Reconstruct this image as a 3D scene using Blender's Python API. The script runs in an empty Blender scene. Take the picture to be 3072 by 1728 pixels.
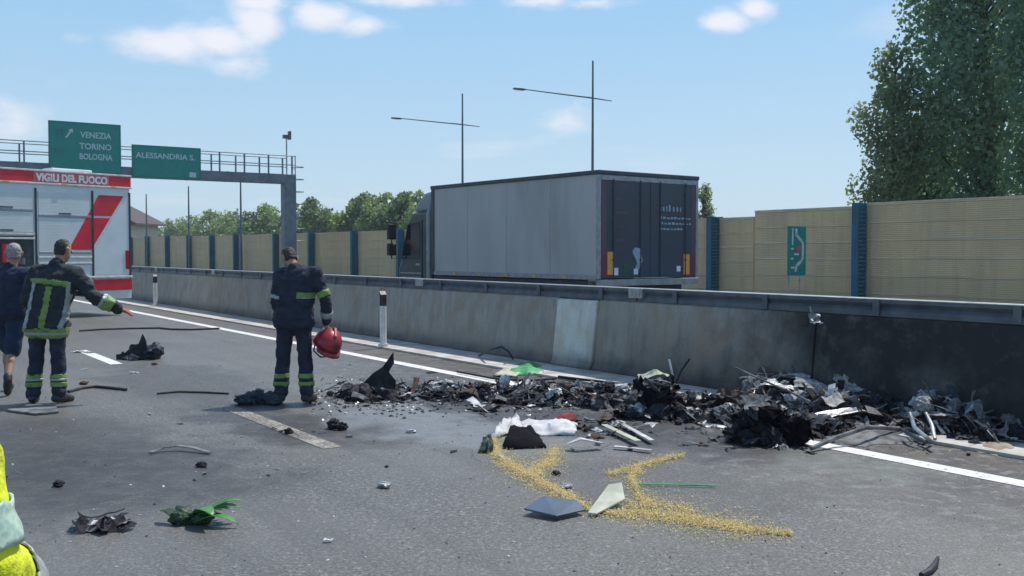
import bpy, bmesh, math, random
import numpy as np
from mathutils import Vector, Matrix, Euler, noise

random.seed(7)
scene = bpy.context.scene
COL = scene.collection

# ------------------------------------------------------------------ camera
FPX, EYE = 3000.0, 1.68                      # focal length in pixels of the 3072 px wide photograph, eye height
PITCH = math.atan(105.0 / FPX)
cam_d = bpy.data.cameras.new('camera')
cam = bpy.data.objects.new('camera', cam_d)
COL.objects.link(cam)
cam.location = (0, 0, EYE)
cam.rotation_euler = (math.pi / 2 - PITCH, 0, 0)
cam_d.sensor_width = 36.0
cam_d.lens = 36.0 * FPX / 3072.0
cam_d.clip_start = 0.05
cam_d.clip_end = 6000
scene.camera = cam
scene.render.resolution_x, scene.render.resolution_y = 1024, 576

def ray(px, py):
    x, y = (px - 1536) / FPX, (864 - py) / FPX
    c, s = math.cos(PITCH), math.sin(PITCH)
    return Vector((x, c + y * s, -s + y * c))

def G(px, py, z=0.0):
    """point of the horizontal plane z seen at a pixel of the 3072 x 1728 photograph"""
    r = ray(px, py); k = (z - EYE) / r.z
    return Vector((r.x * k, r.y * k, z))

K = 3072.0 / 2576.0
def g(px, py, z=0.0):
    return G(px * K, py * K, z)

def at(px, py, dist):
    r = ray(px * K, py * K); k = dist / r.y
    return Vector((r.x * k, r.y * k, EYE + r.z * k))

# road frame: t across (towards the median), s along the road
_v = ray(-510, 759); TH = math.atan2(-_v.x, _v.y)
DV = Vector((-math.sin(TH), math.cos(TH), 0)); NV = Vector((math.cos(TH), math.sin(TH), 0))
def RP(s, t, z=0.0):
    return DV * s + NV * t + Vector((0, 0, z))
def ST(p):
    return p.dot(DV), p.dot(NV)

# ------------------------------------------------------------------ light
SUN_AZ, SUN_EL = math.radians(48), math.radians(60)      # azimuth from +Y towards +X
SUN = Vector((math.sin(SUN_AZ) * math.cos(SUN_EL), math.cos(SUN_AZ) * math.cos(SUN_EL), math.sin(SUN_EL)))
sd = bpy.data.lights.new('sun', 'SUN'); sd.energy = 3.6; sd.angle = math.radians(0.53); sd.color = (1.0, 0.955, 0.88)
so = bpy.data.objects.new('sun', sd); COL.objects.link(so)
so.rotation_euler = SUN.to_track_quat('Z', 'Y').to_euler(); so.location = (30, 30, 60)

scene.view_settings.view_transform = 'Standard'
scene.view_settings.look = 'None'
scene.view_settings.gamma = 1.0
scene.view_settings.exposure = 0.28
scene.view_settings.use_curve_mapping = False

world = bpy.data.worlds.new('World'); scene.world = world; world.use_nodes = True
wt = world.node_tree; wt.nodes.clear()
def wn(kind, **kw):
    n = wt.nodes.new(kind)
    for k, v in kw.items(): setattr(n, k, v)
    return n
def build_world():
    L = wt.links.new
    out = wn('ShaderNodeOutputWorld'); bg = wn('ShaderNodeBackground'); bg.inputs['Strength'].default_value = 0.125
    sky = wn('ShaderNodeTexSky', sky_type='NISHITA'); sky.sun_disc = False
    sky.sun_elevation = SUN_EL; sky.sun_rotation = SUN_AZ
    sky.altitude = 50; sky.air_density = 1.0; sky.dust_density = 0.5; sky.ozone_density = 1.6
    tc = wn('ShaderNodeTexCoord'); sep = wn('ShaderNodeSeparateXYZ'); L(tc.outputs['Generated'], sep.inputs[0])
    az = wn('ShaderNodeMath', operation='ARCTAN2'); L(sep.outputs[0], az.inputs[0]); L(sep.outputs[1], az.inputs[1])
    el = wn('ShaderNodeMath', operation='ARCSINE'); L(sep.outputs[2], el.inputs[0])
    ae = wn('ShaderNodeCombineXYZ'); L(az.outputs[0], ae.inputs[0]); L(el.outputs[0], ae.inputs[1])
    # cumulus puffs: ellipses in azimuth / elevation broken up by noise
    nz = wn('ShaderNodeTexNoise'); nz.inputs['Scale'].default_value = 26; nz.inputs['Detail'].default_value = 7
    nz.inputs['Roughness'].default_value = 0.6
    stv = wn('ShaderNodeVectorMath', operation='MULTIPLY'); stv.inputs[1].default_value = (1.0, 1.7, 1.0)
    L(ae.outputs[0], stv.inputs[0]); L(stv.outputs[0], nz.inputs['Vector'])
    puffs = [(430, 112, 170, 52, 1.0), (545, 100, 150, 60, 1.0), (640, 55, 85, 80, 1.05), (650, 5, 90, 50, 1.1), (585, 160, 105, 42, .55),
             (820, 42, 105, 52, 1.05), (905, 65, 110, 36, .8), (1010, 0, 190, 26, .75), (1370, 0, 130, 30, .75), (1490, 8, 130, 22, .6),
             (1825, 52, 85, 42, .95), (1900, 20, 70, 36, .95), (1430, 300, 75, 60, .6), (40, 300, 100, 70, .62), (200, 100, 50, 22, .35),
             (-260, 190, 220, 70, 1.0), (-620, 20, 260, 90, 1.0), (2900, 150, 240, 70, 1.0), (3350, -60, 260, 110, 1.1), (1200, -420, 320, 140, 1.1), (300, -600, 300, 130, 1.1)]
    last = None
    for px, py, rx, ry, w in puffs:
        r = ray(px * K, py * K).normalized()
        a0, e0 = math.atan2(r.x, r.y), math.asin(r.z)
        sub = wn('ShaderNodeVectorMath', operation='SUBTRACT'); sub.inputs[1].default_value = (a0, e0, 0); L(ae.outputs[0], sub.inputs[0])
        mul = wn('ShaderNodeVectorMath', operation='MULTIPLY'); mul.inputs[1].default_value = (FPX / (rx * K), FPX / (ry * K), 0); L(sub.outputs[0], mul.inputs[0])
        ln = wn('ShaderNodeVectorMath', operation='LENGTH'); L(mul.outputs[0], ln.inputs[0])
        m = wn('ShaderNodeMath', operation='MULTIPLY_ADD'); m.inputs[1].default_value = -w; m.inputs[2].default_value = w; L(ln.outputs['Value'], m.inputs[0])
        if last is None: last = m
        else:
            mx = wn('ShaderNodeMath', operation='SMOOTH_MAX'); mx.inputs[2].default_value = 0.12
            L(last.outputs[0], mx.inputs[0]); L(m.outputs[0], mx.inputs[1]); last = mx
    # the same kind of fair weather cloud over the rest of the sky
    zz = wn('ShaderNodeMath', operation='ADD'); zz.inputs[1].default_value = 0.12; L(sep.outputs[2], zz.inputs[0])
    zm = wn('ShaderNodeMath', operation='MAXIMUM'); zm.inputs[1].default_value = 0.05; L(zz.outputs[0], zm.inputs[0])
    dv = wn('ShaderNodeVectorMath', operation='DIVIDE'); L(tc.outputs['Generated'], dv.inputs[0])
    cz = wn('ShaderNodeCombineXYZ')
    for i in range(3): L(zm.outputs[0], cz.inputs[i])
    L(cz.outputs[0], dv.inputs[1])
    n2 = wn('ShaderNodeTexNoise'); n2.inputs['Scale'].default_value = 1.1; n2.inputs['Detail'].default_value = 6; L(dv.outputs[0], n2.inputs['Vector'])
    r2 = wn('ShaderNodeMapRange'); r2.inputs['From Min'].default_value = 0.60; r2.inputs['From Max'].default_value = 0.78
    r2.inputs['To Max'].default_value = 0.5; L(n2.outputs['Fac'], r2.inputs['Value'])
    cen = wn('ShaderNodeMath', operation='SUBTRACT'); cen.inputs[1].default_value = 0.5; L(nz.outputs['Fac'], cen.inputs[0])
    add = wn('ShaderNodeMath', operation='MULTIPLY_ADD'); add.inputs[1].default_value = 1.15; L(cen.outputs[0], add.inputs[0]); L(last.outputs[0], add.inputs[2])
    mr = wn('ShaderNodeMapRange', interpolation_type='SMOOTHSTEP'); mr.inputs['From Min'].default_value = 0.0; mr.inputs['From Max'].default_value = 0.80
    mr.inputs['To Max'].default_value = 0.92
    L(add.outputs[0], mr.inputs['Value'])
    tot = wn('ShaderNodeMath', operation='MAXIMUM'); L(mr.outputs[0], tot.inputs[0]); L(r2.outputs[0], tot.inputs[1])
    mix = wn('ShaderNodeMix', data_type='RGBA'); L(tot.outputs[0], mix.inputs['Factor'])
    tint = wn('ShaderNodeMix', data_type='RGBA', blend_type='MULTIPLY'); tint.inputs['Factor'].default_value = 1.0
    L(sky.outputs[0], tint.inputs['A']); tint.inputs['B'].default_value = SKY_TINT
    # summer haze: the lower sky evens out to a pale blue all round the horizon
    hz = wn('ShaderNodeMapRange'); hz.inputs['From Min'].default_value = 0.0; hz.inputs['From Max'].default_value = math.radians(15)
    L(el.outputs[0], hz.inputs['Value'])
    hc = wn('ShaderNodeMix', data_type='RGBA'); hc.inputs['A'].default_value = (3.85, 4.9, 5.6, 1); hc.inputs['B'].default_value = (2.1, 3.95, 5.9, 1); L(hz.outputs[0], hc.inputs['Factor'])
    hf = wn('ShaderNodeMapRange', interpolation_type='SMOOTHSTEP'); hf.inputs['From Min'].default_value = math.radians(12); hf.inputs['From Max'].default_value = math.radians(48)
    hf.inputs['To Min'].default_value = 0.88; hf.inputs['To Max'].default_value = 0.0; L(el.outputs[0], hf.inputs['Value'])
    hm = wn('ShaderNodeMix', data_type='RGBA'); L(hf.outputs[0], hm.inputs['Factor']); L(tint.outputs['Result'], hm.inputs['A']); L(hc.outputs['Result'], hm.inputs['B'])
    L(hm.outputs['Result'], mix.inputs['A']); mix.inputs['B'].default_value = (6.0, 6.05, 6.5, 1)
    L(mix.outputs['Result'], bg.inputs['Color']); L(bg.outputs[0], out.inputs['Surface'])
SKY_TINT = (0.98, 1.0, 1.0, 1)
build_world()

# ------------------------------------------------------------------ mesh helpers
class MB:
    def __init__(self): self.v, self.f, self.m = [], [], []
    def add(self, vs, fs, mi=0, M=None):
        o = len(self.v)
        self.v += [tuple(M @ Vector(p)) if M is not None else tuple(p) for p in vs]
        self.f += [tuple(i + o for i in f) for f in fs]; self.m += [mi] * len(fs)
        return self
    def box(self, x0, x1, y0, y1, z0, z1, mi=0, M=None):
        vs = [(x, y, z) for z in (z0, z1) for y in (y0, y1) for x in (x0, x1)]
        return self.add(vs, [(0, 2, 3, 1), (4, 5, 7, 6), (0, 1, 5, 4), (2, 6, 7, 3), (0, 4, 6, 2), (1, 3, 7, 5)], mi, M)
    def prism(self, prof, a, b, axis='y', mi=0, M=None):
        """closed profile (counter clockwise) swept along an axis"""
        n = len(prof)
        def P(p, k):
            return {'y': (p[0], k, p[1]), 'x': (k, p[0], p[1]), 'z': (p[0], p[1], k)}[axis]
        vs = [P(p, a) for p in prof] + [P(p, b) for p in prof]
        fs = [(i, (i + 1) % n, n + (i + 1) % n, n + i) for i in range(n)] + [tuple(range(n))[::-1], tuple(range(n, 2 * n))]
        if axis in 'yz':
            pass
        return self.add(vs, fs, mi, M)
    def tube(self, pts, r, n=8, mi=0, M=None, caps=True):
        pts = [Vector(p) for p in pts]; rs = r if isinstance(r, (list, tuple)) else [r] * len(pts)
        up = None; vs = []; fs = []
        for i, p in enumerate(pts):
            tg = (pts[min(i + 1, len(pts) - 1)] - pts[max(i - 1, 0)]).normalized()
            if up is None:
                up = tg.orthogonal().normalized()
            up = (up - tg * up.dot(tg)); up = up.normalized() if up.length > 1e-6 else tg.orthogonal().normalized()
            sd_ = tg.cross(up)
            for k in range(n):
                a = 2 * math.pi * k / n
                vs.append(p + (up * math.cos(a) + sd_ * math.sin(a)) * rs[i])
        for i in range(len(pts) - 1):
            for k in range(n):
                fs.append((i * n + k, i * n + (k + 1) % n, (i + 1) * n + (k + 1) % n, (i + 1) * n + k))
        if caps:
            fs += [tuple(range(n))[::-1], tuple(range((len(pts) - 1) * n, len(pts) * n))]
        return self.add(vs, fs, mi, M)
    def mesh(self, name, mats):
        me = bpy.data.meshes.new(name); me.from_pydata(self.v, [], self.f)
        for m in (mats if isinstance(mats, (list, tuple)) else [mats]): me.materials.append(m)
        if any(self.m): me.polygons.foreach_set('material_index', self.m)
        me.update(); return me
    def build(self, name, mats, parent=None, loc=None, rz=None, smooth=None, bevel=0.0):
        me = self.mesh(name, mats)
        bm = bmesh.new(); bm.from_mesh(me); bmesh.ops.recalc_face_normals(bm, faces=bm.faces); bm.to_mesh(me); bm.free()
        return link(name, me, parent, loc, rz, smooth, bevel)

def link(name, me, parent=None, loc=None, rz=None, smooth=None, bevel=0.0):
    o = bpy.data.objects.new(name, me); COL.objects.link(o)
    if parent is not None: o.parent = parent
    if loc is not None: o.location = loc
    if rz is not None: o.rotation_euler = (0, 0, rz)
    if smooth is not None and me is not None:
        me.polygons.foreach_set('use_smooth', [True] * len(me.polygons))
        if smooth < 180: me.set_sharp_from_angle(angle=math.radians(smooth))
    if bevel:
        b = o.modifiers.new('bevel', 'BEVEL'); b.width = bevel; b.segments = 2; b.limit_method = 'ANGLE'; b.angle_limit = math.radians(40)
    return o

def tag(o, label=None, cat=None, group=None, kind=None):
    if label: o['label'] = label
    if cat: o['category'] = cat
    if group: o['group'] = group
    if kind: o['kind'] = kind
    return o
def empty(name, loc=(0, 0, 0), rz=0.0):
    o = bpy.data.objects.new(name, None); COL.objects.link(o); o.location = loc; o.rotation_euler = (0, 0, rz)
    o.empty_display_size = 0.2
    return o

def text_mesh(body, size, mat, extrude=0.004, width=None, bold=0.0):
    cu = bpy.data.curves.new('lettering', 'FONT'); cu.body = body; cu.size = size; cu.extrude = extrude; cu.offset = bold
    cu.resolution_u = 3
    o = bpy.data.objects.new('tmp', cu); COL.objects.link(o)
    dg = bpy.context.evaluated_depsgraph_get(); dg.update()
    me = bpy.data.meshes.new_from_object(o.evaluated_get(dg))
    bpy.data.objects.remove(o)
    xs = [v.co.x for v in me.vertices]
    if width and xs:
        k = width / (max(xs) - min(xs)); x0 = min(xs)
        for v in me.vertices: v.co.x = (v.co.x - x0) * k
    me.materials.clear(); me.materials.append(mat)
    return me

# ------------------------------------------------------------------ materials
def newmat(name):
    m = bpy.data.materials.new(name); m.use_nodes = True
    t = m.node_tree; b = t.nodes['Principled BSDF']
    return m, t, b
class NT:
    def __init__(self, t): self.t = t
    def n(self, kind, ins=None, **kw):
        nd = self.t.nodes.new(kind)
        for k, v in kw.items(): setattr(nd, k, v)
        for k, v in (ins or {}).items(): self.put(nd, k, v)
        return nd
    def put(self, nd, k, v):
        s = nd.inputs[k]
        if isinstance(v, bpy.types.NodeSocket): self.t.links.new(v, s)
        elif isinstance(v, bpy.types.Node): self.t.links.new(v.outputs[0], s)
        else:
            s.default_value = v
    def math(self, op, a, b=0.0, c=None, clamp=False):
        nd = self.n('ShaderNodeMath', operation=op, use_clamp=clamp); self.put(nd, 0, a); self.put(nd, 1, b)
        if c is not None: self.put(nd, 2, c)
        return nd.outputs[0]
    def ramp(self, v, a, b, lo=0.0, hi=1.0, smooth=True):
        nd = self.n('ShaderNodeMapRange', interpolation_type='SMOOTHSTEP' if smooth else 'LINEAR')
        self.put(nd, 'Value', v); self.put(nd, 'From Min', a); self.put(nd, 'From Max', b); self.put(nd, 'To Min', lo); self.put(nd, 'To Max', hi)
        return nd.outputs[0]
    def mix(self, f, a, b, blend='MIX'):
        nd = self.n('ShaderNodeMix', data_type='RGBA', blend_type=blend)
        self.put(nd, 'Factor', f); self.put(nd, 'A', a if not isinstance(a, tuple) else (*a, 1)); self.put(nd, 'B', b if not isinstance(b, tuple) else (*b, 1))
        return nd.outputs['Result']
    def noise(self, vec, scale, detail=4, rough=.55, dist=0.0):
        nd = self.n('ShaderNodeTexNoise'); self.put(nd, 'Vector', vec); self.put(nd, 'Scale', scale); self.put(nd, 'Detail', detail)
        self.put(nd, 'Roughness', rough); self.put(nd, 'Distortion', dist)
        return nd.outputs['Fac']
    def scale(self, vec, k):
        nd = self.n('ShaderNodeVectorMath', operation='MULTIPLY'); self.put(nd, 0, vec); self.put(nd, 1, k); return nd.outputs[0]
    def dot(self, vec, d):
        nd = self.n('ShaderNodeVectorMath', operation='DOT_PRODUCT'); self.put(nd, 0, vec); self.put(nd, 1, tuple(d)); return nd.outputs['Value']
    def bump(self, h, strength=.3, dist=.01):
        nd = self.n('ShaderNodeBump'); self.put(nd, 'Height', h); self.put(nd, 'Strength', strength); self.put(nd, 'Distance', dist); return nd.outputs[0]
    def pos(self): return self.n('ShaderNodeNewGeometry').outputs['Position']
    def obj(self): return self.n('ShaderNodeTexCoord').outputs['Object']

def pmat(name, c1, c2=None, scale=6.0, rough=.7, metal=0.0, bump=0.0, bscale=None, lo=.35, hi=.65, spec=.5, stretch=None, detail=5, dirt=None, bdist=.01):
    m, t, b = newmat(name); q = NT(t)
    v = q.obj()
    if stretch: v = q.scale(v, stretch)
    c2 = c2 or tuple(x * .72 for x in c1)
    f = q.ramp(q.noise(v, scale, detail), lo, hi)
    col = q.mix(f, c1, c2)
    if dirt:
        col = q.mix(q.ramp(q.noise(v, scale * .35, 6, .65), .5, .72, 0, dirt[1]), col, dirt[0])
    q.put(b, 'Base Color', col); q.put(b, 'Roughness', q.ramp(q.noise(v, scale * 1.7, 3), .3, .7, max(0.05, rough - .08), min(1, rough + .08)))
    q.put(b, 'Metallic', metal); q.put(b, 'Specular IOR Level', spec)
    if bump: q.put(b, 'Normal', q.bump(q.noise(v, bscale or scale * 4, 4), bump, bdist))
    return m

M = {}
def build_asphalt(name, base, shoulder):
    m, t, b = newmat(name); q = NT(t); p = q.pos()
    s, tt = q.dot(p, DV), q.dot(p, NV)
    fine = q.noise(p, 58, 3, .75); mid = q.noise(p, 30, 5, .7); big = q.noise(p, .45, 5, .6); st = q.noise(q.scale(p, (1, 1, 1)), 1.9, 5, .62)
    # light and dark stones in the binder
    c = q.mix(q.ramp(fine, .34, .66), tuple(x * .38 for x in base), tuple(x * 1.75 for x in base))
    vor = q.n('ShaderNodeTexVoronoi'); q.put(vor, 'Vector', p); q.put(vor, 'Scale', 52.0)
    stone = q.ramp(q.dot(vor.outputs['Color'], (1, 0, 0)), .80, .97)
    c = q.mix(q.math('MULTIPLY', stone, .5), c, tuple(x * 3.0 for x in base))
    c = q.mix(q.ramp(mid, .38, .64, 0, .72), c, tuple(x * .42 for x in base))
    c = q.mix(q.ramp(big, .36, .66, 0, .55), c, tuple(x * 1.25 for x in base))
    if shoulder:
        # long streaks where tyres have run
        along = q.n('ShaderNodeCombineXYZ'); q.put(along, 0, q.math('MULTIPLY', tt, 2.2)); q.put(along, 1, q.math('MULTIPLY', s, .10))
        c = q.mix(q.ramp(q.noise(along, 1.3, 5, .6), .44, .70, 0, .46), c, tuple(x * .60 for x in base))
        # earth washed on to the strip beside the median
        wob = q.math('MULTIPLY_ADD', st, .5, -.25)
        d = q.ramp(q.math('ADD', tt, wob), 7.15, 7.5)
        dc = q.mix(q.ramp(q.noise(p, 3.2, 5), .35, .65), (.155, .125, .095), (.085, .072, .06))
        c = q.mix(q.math('MULTIPLY', d, .72), c, dc)
        # burnt and sooted around the wreck
        sw = q.math('MULTIPLY_ADD', st, 3.0, -1.5)
        band = q.math('MULTIPLY', q.ramp(q.math('ADD', tt, q.math('MULTIPLY', sw, .35)), 5.2, 7.0), q.ramp(q.math('ADD', s, sw), 16.5, 10.5))
        band = q.math('MULTIPLY', band, q.ramp(q.noise(p, 2.6, 6, .68), .33, .60, .25, 1.0))
        c = q.mix(q.math('MULTIPLY', band, .66), c, (.016, .018, .022))
        # pale ash and powder washed off the wreck
        ash = q.math('MULTIPLY', q.ramp(tt, 4.6, 6.2), q.ramp(q.math('ADD', s, sw), 17.5, 13.0))
        ash = q.math('MULTIPLY', ash, q.ramp(q.noise(p, 6.5, 6, .7), .5, .66, 0, .5))
        c = q.mix(ash, c, (.27, .29, .31))
        # old dark spill on the near lane
        sp = q.math('MULTIPLY', q.ramp(q.math('ADD', tt, q.math('MULTIPLY', sw, .5)), 2.9, 1.9), q.ramp(q.math('ADD', s, sw), 6.2, 8.0))
        sp = q.math('MULTIPLY', sp, q.ramp(q.math('ADD', s, sw), 13.0, 10.0))
        c = q.mix(q.math('MULTIPLY', sp, .45), c, tuple(x * .45 for x in base))
        # scorched, oily and ash covered patches left by the fire and the crew
        wv = q.n('ShaderNodeTexNoise', {'Vector': p, 'Scale': 1.7, 'Detail': 5.0}).outputs['Color']
        wp_ = q.n('ShaderNodeVectorMath', {0: wv, 1: (1.6, 1.6, 0)}, operation='MULTIPLY').outputs[0]
        pw = q.n('ShaderNodeVectorMath', {0: p, 1: wp_}, operation='ADD').outputs[0]
        rag = q.ramp(q.noise(p, 5.5, 6, .7), .30, .62, .35, 1.0)
        for px_, py_, rs_, rt_, col_, k_ in STAINS:
            c0 = g(px_, py_) + Vector((.8, .8, 0))
            dd = q.n('ShaderNodeVectorMath', {0: pw, 1: tuple(c0)}, operation='SUBTRACT').outputs[0]
            e = q.math('ADD', q.math('POWER', q.math('ABSOLUTE', q.math('DIVIDE', q.dot(dd, DV), rs_)), 2.0), q.math('POWER', q.math('ABSOLUTE', q.math('DIVIDE', q.dot(dd, NV), rt_)), 2.0))
            c = q.mix(q.math('MULTIPLY', q.math('MULTIPLY', q.ramp(e, 1.0, .25), rag), k_), c, col_)
        # hairline cracks sealed with bitumen
        cr = q.n('ShaderNodeTexVoronoi', feature='DISTANCE_TO_EDGE'); q.put(cr, 'Vector', q.n('ShaderNodeVectorMath', {0: p, 1: q.n('ShaderNodeTexNoise', {'Vector': p, 'Scale': 1.3}).outputs['Color']}, operation='ADD').outputs[0]); q.put(cr, 'Scale', .32)
        crf = q.math('MULTIPLY', q.ramp(cr.outputs['Distance'], .012, .003), q.ramp(big, .5, .56))
        c = q.mix(q.math('MULTIPLY', crf, .22), c, (.02, .02, .02))
    q.put(b, 'Base Color', c); q.put(b, 'Roughness', q.ramp(mid, .3, .7, .42, .58)); q.put(b, 'Specular IOR Level', .5)
    q.put(b, 'Normal', q.bump(q.math('ADD', fine, q.math('MULTIPLY', mid, .8)), .55, .012))
    return m
STAINS = [(330, 1195, 1.76, 1.30, (.030, .031, .033), 0.81), (140, 1120, 2.16, 1.16, (.034, .034, .035), 0.65), (640, 1050, 1.62, 0.72, (.030, .030, .032), 0.78), (820, 1085, 1.22, 0.87, (.036, .034, .033), 0.78),
          (1080, 1065, 2.03, 0.80, (.20, .225, .245), 0.72), (1330, 1075, 1.62, 0.87, (.17, .19, .205), 0.59), (1250, 1030, 3.24, 0.72, (.018, .020, .024), 0.90), (1650, 1085, 2.16, 0.87, (.022, .024, .028), 0.90),
          (450, 955, 3.24, 1.01, (.04, .04, .04), 0.59), (1700, 1230, 1.35, 1.01, (.055, .055, .05), 0.45), (2120, 1160, 0.94, 0.72, (.20, .22, .19), 0.52)]
M['asphalt'] = build_asphalt('asphalt', (.130, .129, .122), True)
M['asphalt_far'] = build_asphalt('asphalt_opposite', (.115, .115, .116), False)
M['ground'] = pmat('verge_soil_and_grass', (.075, .10, .035), (.13, .11, .06), .8, .95, bump=.5, bscale=9)

def build_barrier_concrete(name, base, soot=True):
    m, t, b = newmat(name); q = NT(t); p = q.pos(); s = q.dot(p, DV)
    z = q.n('ShaderNodeSeparateXYZ', {0: p}).outputs[2]
    st = q.n('ShaderNodeCombineXYZ'); q.put(st, 0, q.math('MULTIPLY', s, 4.0)); q.put(st, 1, q.math('MULTIPLY', z, .8)); q.put(st, 2, 0.0)
    streak = q.noise(st, 1.4, 5, .65)
    blot = q.noise(p, 2.3, 5, .6); fine = q.noise(p, 38, 4, .6)
    c = q.mix(q.ramp(streak, .40, .72), base, tuple(x * .70 for x in base))
    c = q.mix(q.ramp(blot, .42, .68, 0, .75), c, (base[0] * .80, base[1] * .68, base[2] * .56))
    c = q.mix(q.ramp(fine, .4, .75, 0, .35), c, tuple(x * .6 for x in base))
    gr = q.ramp(q.math('MULTIPLY_ADD', blot, .35, z), .50, .16, 0, .85)      # splash dirt plus the base shadow painted into the foot, ragged edge
    c = q.mix(gr, c, (.07, .062, .055))
    if soot:
        w = q.math('MULTIPLY_ADD', q.noise(p, 1.5, 6, .65), 5.0, -2.5)
        a = q.math('MULTIPLY', q.ramp(q.math('MULTIPLY_ADD', w, .6, s), 9.4, 6.6), q.ramp(q.noise(p, 4.2, 6, .7), .22, .5, .72, 1.0))
        a2 = q.math('MULTIPLY', q.ramp(q.math('ADD', s, w), 12.3, 8.3), q.ramp(q.math('MULTIPLY_ADD', blot, 1.3, z), 1.7, .6))
        a = q.math('MAXIMUM', a, q.math('MULTIPLY', a2, .75))
        hole = q.ramp(q.noise(p, .8, 4, .55), .55, .75, 0, .30)
        a = q.math('MULTIPLY', a, q.math('SUBTRACT', 1.0, hole))
        c = q.mix(q.math('MULTIPLY', a, .95), c, (.014, .016, .020))
    q.put(b, 'Base Color', c); q.put(b, 'Roughness', .88); q.put(b, 'Specular IOR Level', .3)
    q.put(b, 'Normal', q.bump(q.math('ADD', fine, q.math('MULTIPLY', streak, .6)), .35, .01))
    return m
M['barrier'] = build_barrier_concrete('weathered_concrete', (.37, .355, .32))
M['barrier_new'] = build_barrier_concrete('pale_concrete', (.70, .72, .69))
M['kerb'] = pmat('gutter_concrete', (.56, .54, .50), (.40, .37, .33), 3.0, .9, bump=.3, bscale=30, dirt=((.16, .13, .10), .6))
M['steel'] = pmat('dark_painted_steel', (.12, .14, .16), (.08, .095, .11), 5, .5, .3, dirt=((.10, .09, .08), .4))
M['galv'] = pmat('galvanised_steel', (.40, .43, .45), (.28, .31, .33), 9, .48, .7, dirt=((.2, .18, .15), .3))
M['gantry'] = pmat('gantry_grey_paint', (.17, .21, .25), (.12, .155, .19), 3, .55, .2, dirt=((.10, .10, .10), .4))

def build_paint(name, col, wear):
    m, t, b = newmat(name); q = NT(t); p = q.pos()
    w = q.math('ADD', q.math('MULTIPLY', q.noise(p, 34, 4, .7), .6), q.math('MULTIPLY', q.noise(p, 3.2, 5, .6), .55))
    f = q.ramp(w, wear, wear + .12)
    c = q.mix(q.ramp(q.noise(p, 8, 4), .35, .7), col, tuple(x * .8 for x in col))
    q.put(b, 'Base Color', q.mix(f, c, (.13, .125, .12))); q.put(b, 'Roughness', .7)
    return m
M['paint'] = build_paint('road_paint', (.74, .74, .72), .64)
M['paint_worn'] = build_paint('worn_road_paint', (.40, .365, .29), .49)
# ------------------------------------------------------------------ ground and roads (local x = t, local y = s)
def strip(name, mat, t0, t1, s0, s1, z, kind='structure', step=None, thick=0.0):
    mb = MB()
    if thick: mb.box(t0, t1, s0, s1, z - thick, z)
    else: mb.add([(t0, s0, z), (t1, s0, z), (t1, s1, z), (t0, s1, z)], [(0, 1, 2, 3)])
    o = mb.build(name, mat, None, (0, 0, 0), TH)
    if kind: tag(o, kind=kind)
    return o
gm = MB(); gm.add([(-2500, -2500, -.10), (2500, -2500, -.10), (2500, 2500, -.10), (-2500, 2500, -.10)], [(0, 1, 2, 3)])
tag(gm.build('ground', M['ground']), kind='structure')
strip('road', M['asphalt'], -13.0, 8.86, -40, 700, 0.0, thick=.09)
strip('road_opposite', M['asphalt_far'], 9.34, 24.1, -40, 700, 0.0, thick=.09)
tag(strip('kerb_gutter', M['kerb'], 7.98, 8.855, -40, 700, .03, thick=.028), kind='structure')
# painted lines: edge line and the broken lane line
strip('edge_line', M['paint'], 7.04, 7.24, -40, 700, .004)
lane_marks = [(g(571, 1028), g(845, 1126)), (g(196, 882), g(304, 916))]
ends = [sorted((ST(a)[0], ST(b_)[0])) for a, b_ in lane_marks]
tl = sum(ST(p)[1] for pr in lane_marks for p in pr) / 4
for e in ends:
    strip('lane_line', M['paint_worn'] if e is ends[0] else M['paint'], tl - .09, tl + .09, e[0], e[1], .004)
for k in range(1, 12):
    s0 = ends[1][0] + 12.0 * k
    strip('lane_line', M['paint'], tl - .09, tl + .09, s0, s0 + 4.5, .004)
for tt_ in (11.3, 15.0):
    for k in range(20):
        strip('lane_line', M['paint'], tt_, tt_ + .15, 2 + 12 * k, 6.5 + 12 * k, .004)

# ------------------------------------------------------------------ concrete median barrier with a steel rail on top
T0 = 8.80
NJ = [(T0 + .03, -.02), (T0 + .57, -.02), (T0 + .57, .05), (T0 + .53, .12), (T0 + .43, 1.0), (T0 + .40, 1.02), (T0 + .20, 1.02), (T0 + .17, 1.0), (T0 + .07, .12), (T0 + .03, .05)]
barrier = empty('median_barrier', (0, 0, 0), TH)
tag(barrier, 'long grey concrete median barrier with dark steel rail, burnt black at one end', 'barrier')
joints = [-8.8, -4.8, 1.2, 7.2, 10.98, 11.92, 17.6]
while joints[-1] < 260: joints.append(joints[-1] + 5.95)
for a, b_ in zip(joints[:-1], joints[1:]):
    new = abs(a - 10.98) < .01
    prof = [(x - (.035 if new and x < T0 + .3 else 0), z * (.985 if new else 1)) for x, z in NJ]
    mb = MB(); mb.prism(prof, a + .012, b_ - .012)
    if not new:
        mb.box(T0 + .145, T0 + .165, a + .10, a + .22, .86, .98)
    o = mb.build('concrete_segment', M['barrier_new'] if new else M['barrier'], barrier, bevel=.012)
    if new: tag(o, 'short pale concrete infill segment')
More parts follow.
